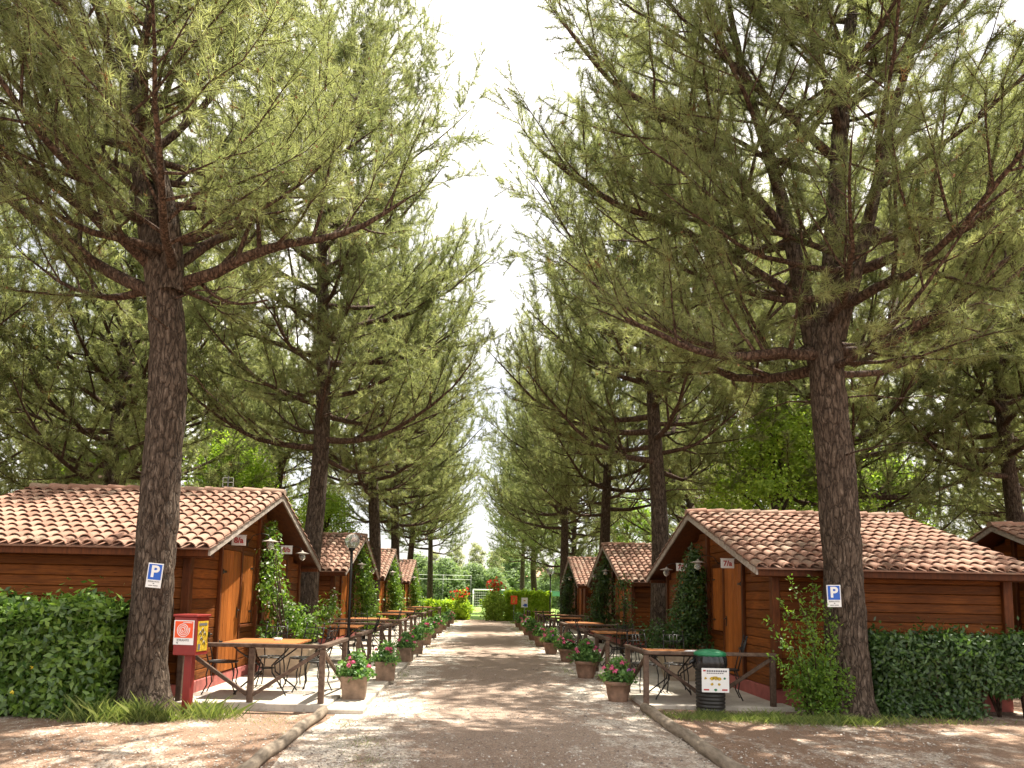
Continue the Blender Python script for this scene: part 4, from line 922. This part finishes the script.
plant('evergreen_climber', 'dark cone of evergreen climber on the nearest right facade', 'climbing plant',
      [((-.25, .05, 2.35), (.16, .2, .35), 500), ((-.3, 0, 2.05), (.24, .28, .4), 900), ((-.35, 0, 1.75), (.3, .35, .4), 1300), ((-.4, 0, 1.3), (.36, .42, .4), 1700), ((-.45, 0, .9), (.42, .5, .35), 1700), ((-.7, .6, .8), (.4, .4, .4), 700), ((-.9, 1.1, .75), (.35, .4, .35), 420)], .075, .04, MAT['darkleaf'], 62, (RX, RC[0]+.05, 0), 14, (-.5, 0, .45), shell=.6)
for i, (y, lab) in enumerate(zip(LC[1:], ['bright leafy climber up the gable of the second left cabin', 'bright leafy climber up the third left cabin', 'bright leafy climber up the farthest left cabin'])):
    if i == 0: cl = plant('leafy_climber', lab, 'climbing plant', [((.25, 0, 2.9), (.2, .35, .35), 420), ((.35, .1, 2.5), (.28, .45, .4), 700), ((.4, -.1, 2.0), (.35, .5, .45), 900), ((.45, .1, 1.5), (.42, .55, .45), 1100), ((.5, 0, 1.0), (.5, .6, .4), 1100), ((.55, 0, .55), (.5, .6, .35), 800)], .09, .055, MAT['climber'], 63, (LX, y, .02), 14, (.45, 0, 0), group='climbers on the cabin gables')
    else: copy_tree(cl, (LX, y, .02), 0, lab)
for i, (y, lab) in enumerate(zip(RC[1:], ['dense dark climber up the gable of the second right cabin', 'dense dark climber up the gable of the third right cabin'])):
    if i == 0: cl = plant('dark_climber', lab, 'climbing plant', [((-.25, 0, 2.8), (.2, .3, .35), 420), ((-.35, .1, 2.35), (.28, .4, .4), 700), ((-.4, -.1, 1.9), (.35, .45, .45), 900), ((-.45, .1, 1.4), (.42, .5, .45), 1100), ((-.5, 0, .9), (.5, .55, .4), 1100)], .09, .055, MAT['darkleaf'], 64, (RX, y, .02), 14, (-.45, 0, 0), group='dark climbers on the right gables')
    else: copy_tree(cl, (RX, y, .02), 0, lab)
plant('red_rose_bush', 'thin rose bush with a few red blooms by the second right cabin', 'rose bush', [((0, 0, 1.9), (.3, .3, .35), 200), ((.1, .1, 1.3), (.4, .3, .5), 320), ((0, 0, .7), (.4, .35, .4), 350)], .07, .05, MAT['darkleaf'], 66, (3.95, 20.7, .05), 9, flowers=16, fmat='redrose')
# wild shrub by the right pine
def wild_shrub():
    rng = np.random.default_rng(77); random.seed(77); base = Vector((4.75, 10.55, 0)); root = empty('wild_shrub', base, 0, 'straggly green shrub with long arching shoots left of the right pine', 'shrub')
    mb = MB(); Ps, Ns = [], []
    targets = [(788, 575, 10.2), (764, 618, 10.2), (778, 640, 10.1), (800, 592, 10.4), (815, 585, 10.3), (825, 600, 10.2), (770, 655, 10.3), (790, 610, 10.2), (808, 620, 10.0), (830, 640, 10.0), (780, 600, 10.5), (818, 640, 10.0), (800, 650, 9.9), (785, 670, 10.0), (826, 668, 10.0), (812, 575, 10.6), (836, 620, 10.2)]
    for (u, v, D_) in targets:
        t = W(u, v, D_)-base; s = Vector((random.uniform(-.15, .15), random.uniform(-.1, .1), 0)); mid = s.lerp(t, .5)+Vector((.12 if t.x < 0 else 0, 0, .14)); pts = [s.lerp(mid, k/6)*(1-k/12)+mid.lerp(t, k/6)*(k/12) for k in range(0, 7)] + [mid.lerp(t, k/6) for k in range(4, 7)]
        pts = [s*(1-k)**2+mid*2*k*(1-k)+t*k*k for k in [i/10 for i in range(11)]]
        mb.tube(pts, [.012*(1-.8*i/10) for i in range(11)], 5)
        for k in range(120):
            q = rng.uniform(.15, 1); p = s*(1-q)**2+mid*2*q*(1-q)+t*q*q; Ps.append(np.array(p)+rng.normal(0, .03+.05*(1-q), 3)); Ns.append(rng.normal(size=3)+[0, 0, .6])
    c_ = rng.normal(0, 1, (1900, 3)); c_ = nrm(c_)*rng.random((1900, 1))**.4; P2 = np.array([-.05, -.15, .42])+c_*[.5, .32, .42]; k = P2[:, 2] > .02
    P = np.concatenate([np.array(Ps), P2[k]]); N_ = np.concatenate([np.array(Ns), rng.normal(size=(k.sum(), 3))+[0, -.3, .5]])
    leaf_obj('foliage', leaf_quads(P, N_, .062, .03, rng), MAT['climber'], root, rng); mb.build('stem', MAT['barkred'], root)
wild_shrub()
def hedge(name, label, x0, x1, y0, y1, h, cnt, l, w, m, seed, holes=None, lump=.1, flowers=None, nst=14):
    rng = np.random.default_rng(seed); random.seed(seed); root = empty(name, ((x0+x1)/2, (y0+y1)/2, 0), 0, label, 'hedge'); o = np.array(root.location)
    V, P = box_hedge(x0, x1, y0, y1, h, cnt, l, w, rng, lump, holes=holes); leaf_obj('foliage', V-o, m, root, rng, None)
    mb = MB()
    for k in range(nst):
        x = x0+.15+(x1-x0-.3)*(k+.5)/nst-o[0]; y = random.uniform(-.1, .1)
        for j in range(4): mb.tube([(x, y, 0), (x+random.uniform(-.2, .2), y+random.uniform(-.15, .15), h*.5), (x+random.uniform(-.3, .3), y+random.uniform(-.3, .3), h*.92)], [.022, .015, .005], 5)
    mb.build('stem', MAT['barkred'], root)
    if flowers:
        q = np.array(flowers['P'])-o; n_ = len(q); V = leaf_quads(q, rng.normal(size=(n_, 3)), flowers['s'], flowers['s'], rng, 0); add_flowers(V, MAT[flowers['m']], root, rng)
    return root
hedge('laurel_hedge', 'dense glossy laurel hedge left of the leaning pine', -9.2, -4.62, 9.15, 10.0, 1.36, 34000, .115, .052, MAT['laurel'], 71, lump=.13,
      flowers={'P': [(-5.9, 9.0, .55), (-5.5, 8.98, .32), (-5.35, 9.0, .62), (-5.88, 9.0, .57)], 's': .06, 'm': 'yellowfl'})
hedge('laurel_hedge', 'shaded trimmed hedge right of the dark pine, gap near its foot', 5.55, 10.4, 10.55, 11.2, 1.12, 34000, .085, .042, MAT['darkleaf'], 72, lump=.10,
      holes=lambda P: (P[:, 0] > 7.1) & (P[:, 2] < .34+.05*np.sin(P[:, 0]*9)) & (P[:, 2] > .0))
rngf = np.random.default_rng(5)
hedge('bright_hedge', 'low lime green hedge ending the lane on the left', -5.6, -.9, 46, 47.2, 1.1, 9000, .16, .10, MAT['limehedge'], 73)
plant('rose_bush', 'round bush with red blooms at the end of the left lime hedge', 'bush', [((0, 0, .65), (.65, .6, .65), 2600), ((0, 0, 1.35), (.35, .35, .45), 260)], .14, .09, MAT['limehedge'], 74, (-1.05, 45.8, 0), 8, flowers=0, shell=.5)
plant('rose_spray', 'spray of red roses above the round bush on the left', 'roses', [((0, 0, 1.55), (.65, .3, .4), 160)], .12, .08, MAT['climber'], 75, (-1.1, 45.7, 0), 8, flowers=60, fs=.16, fmat='redrose')
hedge('bright_hedge', 'tall lime green hedge ending the lane on the right', 1.6, 4.3, 45.6, 46.6, 1.75, 9000, .15, .10, MAT['limehedge'], 76)
plant('clipped_bush', 'tall dense green bush at the left end of the right hedge', 'bush', [((0, 0, .8), (.75, .7, .95), 4200), ((0, 0, 1.3), (.6, .6, .5), 1500)], .14, .09, MAT['bright'], 77, (.95, 45.3, 0), 8, shell=.45)
plant('rose_spray', 'spray of red roses above the tall bush right of the lawn gap', 'roses', [((0, 0, 2.1), (.6, .35, .45), 220)], .12, .08, MAT['climber'], 78, (.95, 45.3, 0), 9, flowers=80, fs=.16, fmat='redrose')

# ------------------------------------------------------------------ grass and loose ground
def grass(name, label, spots, seed, hgt=.12, cat='grass'):
    rng = np.random.default_rng(seed); Vs = []
    for (x, y, rx, ry, n_, h_) in spots:
        a = rng.normal(size=(n_, 2))*.5; P = np.stack([x+a[:, 0]*rx, y+a[:, 1]*ry, np.zeros(n_)], 1); hh = .75*h_*(.3+1.0*rng.random((n_, 1))**2)*(1+.5*noise3(P, 5, 3)[:, None])
        ln = rng.normal(0, .55, (n_, 2)); tip = P + np.concatenate([ln*hh, hh], 1); sd = nrm(np.concatenate([rng.normal(size=(n_, 2)), np.zeros((n_, 1))], 1))*(.0014+.0035*hh)
        mid = P + (tip-P)*[[.42, .42, .55]]; Vs.append(np.stack([P+sd, P-sd, mid-sd*.6, tip, ], 1))
    V = np.concatenate(Vs).reshape(-1, 3); o = link_mesh(name, fast_mesh(name, V, 4, MAT['grass'], rng.random(len(V)//4))); tag(o, label, cat, None, 'stuff'); return o
grass('grass', 'rough grass round the foot of the left pine and the hydrant post', [(-4.3, 9.1, .5, .2, 1100, .26), (-3.8, 9.2, .35, .2, 600, .18), (-3.3, 9.4, .3, .2, 600, .26), (-4.8, 9.0, .4, .12, 160, .14), (-2.5, 9.3, .5, .4, 220, .05), (-2.3, 8.6, .5, .5, 160, .04)], 81)
grass('grass', 'bright grass strip in front of the bin and the shrub', [(3.2, 10.2, .8, .3, 3200, .09), (4.0, 10.1, .7, .3, 3200, .11), (4.8, 10.0, .7, .25, 2000, .13), (5.8, 10.2, 1.0, .2, 1000, .10), (8.5, 10.3, 1.0, .2, 400, .14)], 82)
grass('grass', 'thin grass patches in the gravel at the lane edges', [(-1.3, 8.1, .35, .4, 500, .045), (-1.0, 7.3, .3, .3, 300, .04), (-1.6, 9.2, .2, .3, 200, .05), (-1.45, 14.5, .12, .8, 200, .06), (-1.4, 22, .12, 2, 260, .06), (-1.3, 30, .15, 4, 300, .08), (1.9, 16, .12, .6, 160, .06), (1.75, 25, .15, 3, 300, .07), (1.7, 34, .25, 4, 500, .09), (1.9, 42, .3, 2, 500, .12), (-1.4, 42, .3, 2, 400, .12)], 83)
def pebbles():
    rng = np.random.default_rng(91); n_ = 30000; y = 5.6 + 11*rng.random(n_)**1.7; x = rng.uniform(-.85, .9, n_)*(y*.72); k = ((abs(x) < 8) & ~((x < -1.6) & (y > 9.7)) & ~((x > 2.3) & (y > 10.2)) & (noise3(np.stack([x, y, x*0], 1), 1.1, 4) + rng.normal(0, .6, n_) > -.3)); x, y = x[k], y[k]; n_ = len(x)
    s = rng.uniform(.005, .011, (n_, 1, 1))*rng.choice([1, 1, 1, 1.7], (n_, 1, 1)); D_ = np.array([[1, 0, 0], [-1, 0, 0], [0, 1, 0], [0, -1, 0], [0, 0, .7], [0, 0, -.5]]); f = np.array([[0, 2, 4], [2, 1, 4], [1, 3, 4], [3, 0, 4]])
    d = D_[None]*s*rng.uniform(.6, 1.4, (n_, 6, 1)); a = rng.uniform(0, 6.28, n_); c_, s_ = np.cos(a), np.sin(a); X = d[..., 0]*c_[:, None]-d[..., 1]*s_[:, None]; Y = d[..., 0]*s_[:, None]+d[..., 1]*c_[:, None]
    P = np.stack([X+x[:, None], Y+y[:, None], d[..., 2]+.006], -1); V = P[:, f].reshape(-1, 3)
    m_, nn_, b_ = newmat('pebble'); r_ = rndattr(nn_); nn_.links.new(rmp(nn_, r_, [(0, (.13, .10, .085)), (.5, (.33, .28, .235)), (.92, (.5, .45, .39)), (1, (.72, .68, .62))]), b_.inputs['Base Color']); b_.inputs['Roughness'].default_value = .9
    o = link_mesh('pebbles', fast_mesh('pebbles', V, 3, m_, np.repeat(rng.random(n_), 4))); tag(o, 'loose pale pebbles scattered over the near ground', 'gravel', None, 'stuff')
    n_ = 42000; y = 5.6 + 9*rng.random(n_)**1.6; x = rng.uniform(-.85, .9, n_)*(y*.72); P0 = np.stack([x, y, np.full(n_, .008)], 1)
    k = (~((x < -1.55) & (y > 9.8)) & ~((x > 2.35) & (y > 10.5)) & (noise3(P0, .9, 9)+rng.normal(0, .35, n_)+np.where(x < -1.9, .6, 0)+np.where(x > 2.4, .6, 0)+.3*np.exp(-(x-.4)**2) > .2)); P0 = P0[k]; n_ = len(P0)
    a = rng.uniform(0, 6.28, n_); d = np.stack([np.cos(a), np.sin(a), rng.uniform(-.02, .12, n_)], 1); sd = np.stack([-np.sin(a), np.cos(a), np.zeros(n_)], 1)*.0022; ln = rng.uniform(.05, .12, (n_, 1))
    V = np.stack([P0+sd, P0-sd, P0+d*ln], 1).reshape(-1, 3)
    m_, nn_, b_ = newmat('fallen_needle'); r_ = rndattr(nn_); nn_.links.new(rmp(nn_, r_, [(0, (.12, .05, .028)), (1, (.30, .16, .09))]), b_.inputs['Base Color']); b_.inputs['Roughness'].default_value = .8
    o = link_mesh('fallen_needles', fast_mesh('fallen_needles', V, 3, m_, rng.random(n_))); tag(o, 'reddish brown fallen pine needles lying on the near ground', 'pine needles', None, 'stuff')
pebbles()

# ------------------------------------------------------------------ signs, posts, bin
def sign_plate(loc, tilt, label, yaw):
    mb = MB(); mb.box(-.115, 0, -.19, .115, .006, .19, .5, ch=.002); o = mb.build('parking_sign', MAT['white'], None, loc); o.rotation_euler = (0, tilt, yaw); o.scale = (.8, 1, .8); tag(o, label, 'sign', 'parking plates on the pine trunks')
    mb = MB(); mb.box(-.098, -.003, -.065, .098, -.0005, .175, .5); mb.build('blue_panel', MAT['blue'], o)
    t = link_mesh('lettering', text_mesh('P', .25, MAT['white'], bold=.008), o); t.rotation_euler = (R(90), 0, 0); t.location = (0, -.005, .055)
    t = link_mesh('lettering', text_mesh('RISERVATO', .034, MAT['ink']), o); t.rotation_euler = (R(90), 0, 0); t.location = (0, -.002, -.095)
    mb = MB()
    mb.box(-.008, -.003, -.132, .012, -.0005, -.118); mb.box(-.07, -.003, -.162, -.01, -.0005, -.152); mb.box(0, -.003, -.162, .07, -.0005, -.152); mb.build('small_print', MAT['ink'], o)
sign_plate(W(154.5, 575.5, 9.28), R(4.5), 'blue and white parking plate on the left leaning pine', R(6)); sign_plate(W(834, 596, 10.3), R(-1.5), 'blue and white parking plate on the right pine', R(-8))
# hydrant box
hb = empty('hydrant_box', (-3.62, 9.42, 0), R(-10), 'red fire hydrant cabinet on a post with a white spiral emblem', 'hydrant box')
mb = MB(); mb.box(-.15, -.14, .77, .15, .16, 1.24, .5, ch=.008); mb.build('cabinet', MAT['redpaint'], hb)
mb = MB(); mb.box(-.165, -.155, 1.242, .165, .175, 1.272, .5, ch=.006); mb.build('lid', MAT['redpaint'], hb)
mb = MB(); mb.box(-.055, -.03, -.02, .045, .07, .768, .5, ch=.008); p_ = mb.build('post', MAT['redpaint'], hb)
mb = MB(); mb.box(-.145, -.147, .90, .125, -.1425, 1.20, .5); em = mb.build('emblem_plate', MAT['white'], hb)
mb = MB(); mb.box(-.13, -.1505, .985, .112, -.1475, 1.188, .5); mb.build('orange_panel', MAT['orange'], em)
mb = MB(); pts = []
for i in range(95):
    a = i/94*2*math.pi*3.6+math.pi*.9; r_ = .012 + .078*i/94; pts.append((-.018+r_*math.cos(a), -.152, 1.082+r_*math.sin(a)))
e = pts[-1]; 
pts += [(e[0]+.05, -.152, 1.174), (.10, -.152, 1.174)] if e[2] > 1.11 else []
mb.tube(pts, .0052, 5); mb.tube([(-.02, -.152, 1.172), (.10, -.152, 1.172)], .0052, 5); mb.build('spiral_emblem', MAT['white'], em)
t = link_mesh('lettering', text_mesh('IDRANTE', .04, MAT['ink']), em); t.rotation_euler = (R(90), 0, 0); t.location = (-.015, -.149, .955)
t = link_mesh('lettering', text_mesh('N', .035, MAT['ink']), em); t.rotation_euler = (R(90), 0, 0); t.location = (-.09, -.149, .922)
mb = MB(); mb.box(.1505, -.105, .82, .155, .13, 1.19, .5); gp = mb.build('glazed_panel', MAT['yellow'], hb)
mb = MB(); mb.box(.1555, -.08, 1.135, .158, .10, 1.165); mb.build('panel_heading', MAT['ink'], gp)
for yy, zz in ((-.05, 1.05), (.0, 1.09), (.05, 1.04), (-.02, .98), (.04, .93)): mb = MB(); mb.tube([(.157, yy-.03, zz-.03), (.157, yy, zz+.015), (.157, yy+.03, zz-.03)], .007, 5); mb.build('panel_symbol', MAT['ink'], gp)
mb = MB(); mb.box(.1555, -.09, .84, .158, -.04, .91); mb.build('panel_symbol', MAT['ink'], gp)
mb = MB(); mb.box(.1505, .138, .99, .175, .158, 1.05, ch=.003); mb.tube([(.16, .158, 1.02), (.18, .19, 1.02)], .01, 6); mb.build('latch', MAT['iron'], hb)
# lamp posts
def lamp_post(x, y, label, h=2.5, z0=.1):
    root = empty('lamp_post', (x, y, z0), 0, label, 'lamp post', 'globe lamp posts'); mb = MB(); mb.tube([(0, 0, 0), (0, 0, h)], .03, 10); mb.lathe([(.06, 0), (.06, .25), (.032, .3)], 12, cap=False); mb.build('pole', MAT['iron'], root)
    mb = MB(); mb.lathe([(.05, h), (.07, h+.03), (.07, h+.06)], 12); mb.build('collar', MAT['iron'], root)
    mb = MB(); mb.lathe([(.001, 0)]+[(.16*math.sin(a), .16-.16*math.cos(a)) for a in np.linspace(.15, 3.0, 14)]+[(.001, .32)], 24, (0, 0, h+.04), cap=False); mb.build('globe', MAT['glass'], root)
    return root
lp_ = lamp_post(-2.72, 15.6, 'globe lamp post on the left patio before the second cabin', 2.35); copy_tree(lp_, (2.92, 31, .06), 0, 'globe lamp post at the far right near the end hedge')
# bin
bn = empty('rubbish_bin', (3.30, 10.72, 0), 0, 'round black rubbish bin with green lid, bag and white notice', 'bin'); prof = [(.185, 0)]
for i in range(14):
    z = .03+i*.05; r_ = .19+.012*(i/14); prof += [(r_, z), (r_+.010, z+.006), (r_+.010, z+.03), (r_, z+.036)]
mb = MB(); mb.lathe(prof+[(.205, .74)], 36); mb.build('body', MAT['binblack'], bn)
mb = MB(); n_ = 48
vs = []
for zz, rr in ((.80, .212), (.74, .232), (.68, .236), (.62, .222)):
    for k in range(n_): a = 2*math.pi*k/n_; w = 1+.05*math.sin(k*1.9+zz*9)+.04*math.sin(k*3.7); vs.append((rr*w*math.cos(a), rr*w*math.sin(a), zz+.018*math.sin(k*1.3)*(zz < .66)))
mb.add(vs, [(i*n_+k, i*n_+(k+1) % n_, (i+1)*n_+(k+1) % n_, (i+1)*n_+k) for i in range(3) for k in range(n_)], .5, True); mb.tube([(-.22, -.02, .74), (-.29, -.03, .70), (-.31, -.03, .66)], [.03, .025, .01], 7); mb.build('bag', MAT['bag'], bn)
mb = MB(); mb.lathe([(.20, .79), (.225, .80), (.225, .83), (.20, .855), (.12, .878), (.05, .885), (.001, .886)], 36, cap=False); mb.build('lid', MAT['green'], bn)
mb = MB(); mb.box(-.19, -.236, .31, .19, -.231, .64, .5); nb_ = mb.build('notice', MAT['white'], bn)
mb = MB(); mb.box(-.17, -.239, .595, -.135, -.2365, .615); mb.build('red_mark', MAT['inkred'], nb_)
mb = MB(); 
for k in range(9): mb.box(-.12+k*.032, -.239, .59, -.12+k*.032+.024, -.2365, .612)
for k in range(8): mb.box(-.12+k*.03, -.239, .565, -.12+k*.03+.022, -.2365, .577)
mb.build('small_print', MAT['ink'], nb_)
def blobsign(name, m, items):
    mb = MB()
    for x, z, r_ in items: pass
    mb.v = []; mb.f = []; mb.r = []; mb.sm = []
    for x, z, r_ in items:
        vs = [(x+r_*math.cos(a)*random.uniform(.7, 1.2), -.2385, z+r_*math.sin(a)*random.uniform(.6, 1.1)) for a in np.linspace(0, 5.6, 8)]; mb = MB(); mb.add(vs, [tuple(range(8))], .5); mb.build(name, m, nb_)
blobsign('yellow_drawing', MAT['yellow'], [(-.05, .50, .03), (.0, .505, .035), (.05, .495, .03), (-.14, .50, .02), (-.05, .42, .022), (.05, .42, .022)])
blobsign('green_drawing', MAT['green'], [(.13, .50, .018), (0, .345, .022)])
mb = MB(); mb.box(-.165, -.239, .335, -.09, -.2365, .355); mb.box(.09, -.239, .335, .165, -.2365, .355); mb.build('red_words', MAT['inkred'], nb_)
# signs on the far hedge
def far_sign(name, loc, w, h, m, label):
    mb = MB(); mb.box(-w/2, -.01, -h/2, w/2, .01, h/2, .5, ch=.003); o = mb.build(name, m, None, loc); tag(o, label, 'sign')
    return o
p = W(514, 600, 45.1); o = far_sign('notice_sign', p, .40, .52, MAT['orange'], 'small orange red notice with a yellow figure on the far hedge')
mb = MB(); mb.box(-.10, -.016, .10, .10, -.012, .16); mb.box(-.06, -.016, -.06, .06, -.012, .085); mb.box(-.10, -.016, -.17, .02, -.012, -.10); mb.build('yellow_figure', MAT['yellow'], o)
mb = MB(); mb.tube([(0, .03, -1.3), (0, .03, .1)], .02, 6); mb.build('stake', MAT['stake'], o)
p = W(524.5, 602.5, 44.9); o = far_sign('notice_sign', p, .38, .58, MAT['white'], 'white notice with a blue block on the far hedge')
mb = MB(); mb.box(-.02, -.016, -.24, .15, -.012, -.08); mb.box(-.10, -.016, -.20, .0, -.0125, -.14); mb.build('blue_block', MAT['blue'], o)
mb = MB(); mb.box(-.06, -.016, .08, .06, -.012, .14); mb.build('orange_mark', MAT['yellow'], o)
mb = MB(); mb.tube([(0, .03, -1.2), (0, .03, .1)], .02, 6); mb.build('stake', MAT['stake'], o)
# goal
ga_ = empty('football_goal', (-.65, 72, 0), 0, 'white football goal on the lawn past the end of the lane', 'goal')
for x in (0, 3): mb = MB(); mb.tube([(x, 0, 0), (x, 0, 2)], .07, 8); mb.build('post', MAT['white'], ga_)
mb = MB(); mb.tube([(-.05, 0, 2), (3.05, 0, 2)], .07, 8); mb.build('crossbar', MAT['white'], ga_)
mb = MB()
for x in (0, 3): mb.tube([(x, 0, 1.95), (x, .8, 1.6), (x, 1.5, 0)], .03, 5)
mb.build('back_frame', MAT['white'], ga_)
mb = MB()
for i in range(16): x = i*.2; mb.tube([(x, .02, 1.95), (x, .8, 1.6), (x, 1.5, .02)], .007, 3)
for j in range(9): t = j/8; mb.tube([(0, 1.5*t**.7, 1.95*(1-t)), (3, 1.5*t**.7, 1.95*(1-t))], .007, 3)
mb.build('goal_net', MAT['white'], ga_)
# net fence and house
nf = empty('net_fence', (1.2, 60, 0), 0, 'turquoise net screen stretched behind the right end hedge', 'fence'); mb = MB(); mb.box(0, 0, 1.55, 9, .02, 1.95, ch=.004); mb.build('net', MAT['net'], nf)
for k in range(5): mb = MB(); mb.tube([(k*2.2+.1, 0, 0), (k*2.2+.1, 0, 2.0)], .03, 6); mb.build('post', MAT['stake'], nf)
wf = empty('wire_fence', (-22, 80, 0), 0, 'high pale wire fence in front of the far left conifers', 'fence')
for k in range(8): mb = MB(); mb.tube([(k*3, 0, 0), (k*3, 0, 3.6)], .02, 6); mb.build('post', MAT['stake'], wf)
mb = MB()
for z in (3.55, 3.1): mb.tube([(0, 0, z), (21, 0, z)], .015, 4)
mb.build('wire', MAT['white'], wf)
hs = empty('white_house', (11.5, 118, 0), R(-14), 'low white house with pale tiled roof behind the far trees', 'house'); mb = MB(); mb.box(-4.5, -3, 0, 6.5, 3, 4.6, .5)
mb.add([(-4.5, -3, 4.6), (-4.5, 3, 4.6), (-4.5, 0, 5.9), (6.5, -3, 4.6), (6.5, 3, 4.6), (6.5, 0, 5.9)], [(0, 1, 2), (5, 4, 3)], .5); mb.build('wall', MAT['render'], hs)
mb = MB()
for s in (-1, 1): mb.add([(-5, s*3.5, 4.45), (7, s*3.5, 4.45), (7, 0, 6.05), (-5, 0, 6.05), (-5, s*3.5, 4.3), (7, s*3.5, 4.3), (7, 0, 5.9), (-5, 0, 5.9)], [(0, 1, 2, 3), (4, 7, 6, 5), (0, 4, 5, 1), (1, 5, 6, 2), (3, 7, 4, 0)], .5)
mb.build('roof', MAT['farroof'], hs)
mb = MB(); mb.box(-2.5, -3.05, 2.6, -1.5, -2.98, 3.8); mb.build('window', MAT['pane'], hs)
mb = MB(); mb.box(1.5, -3.05, 2.6, 2.5, -2.98, 3.8); mb.build('window', MAT['pane'], hs)
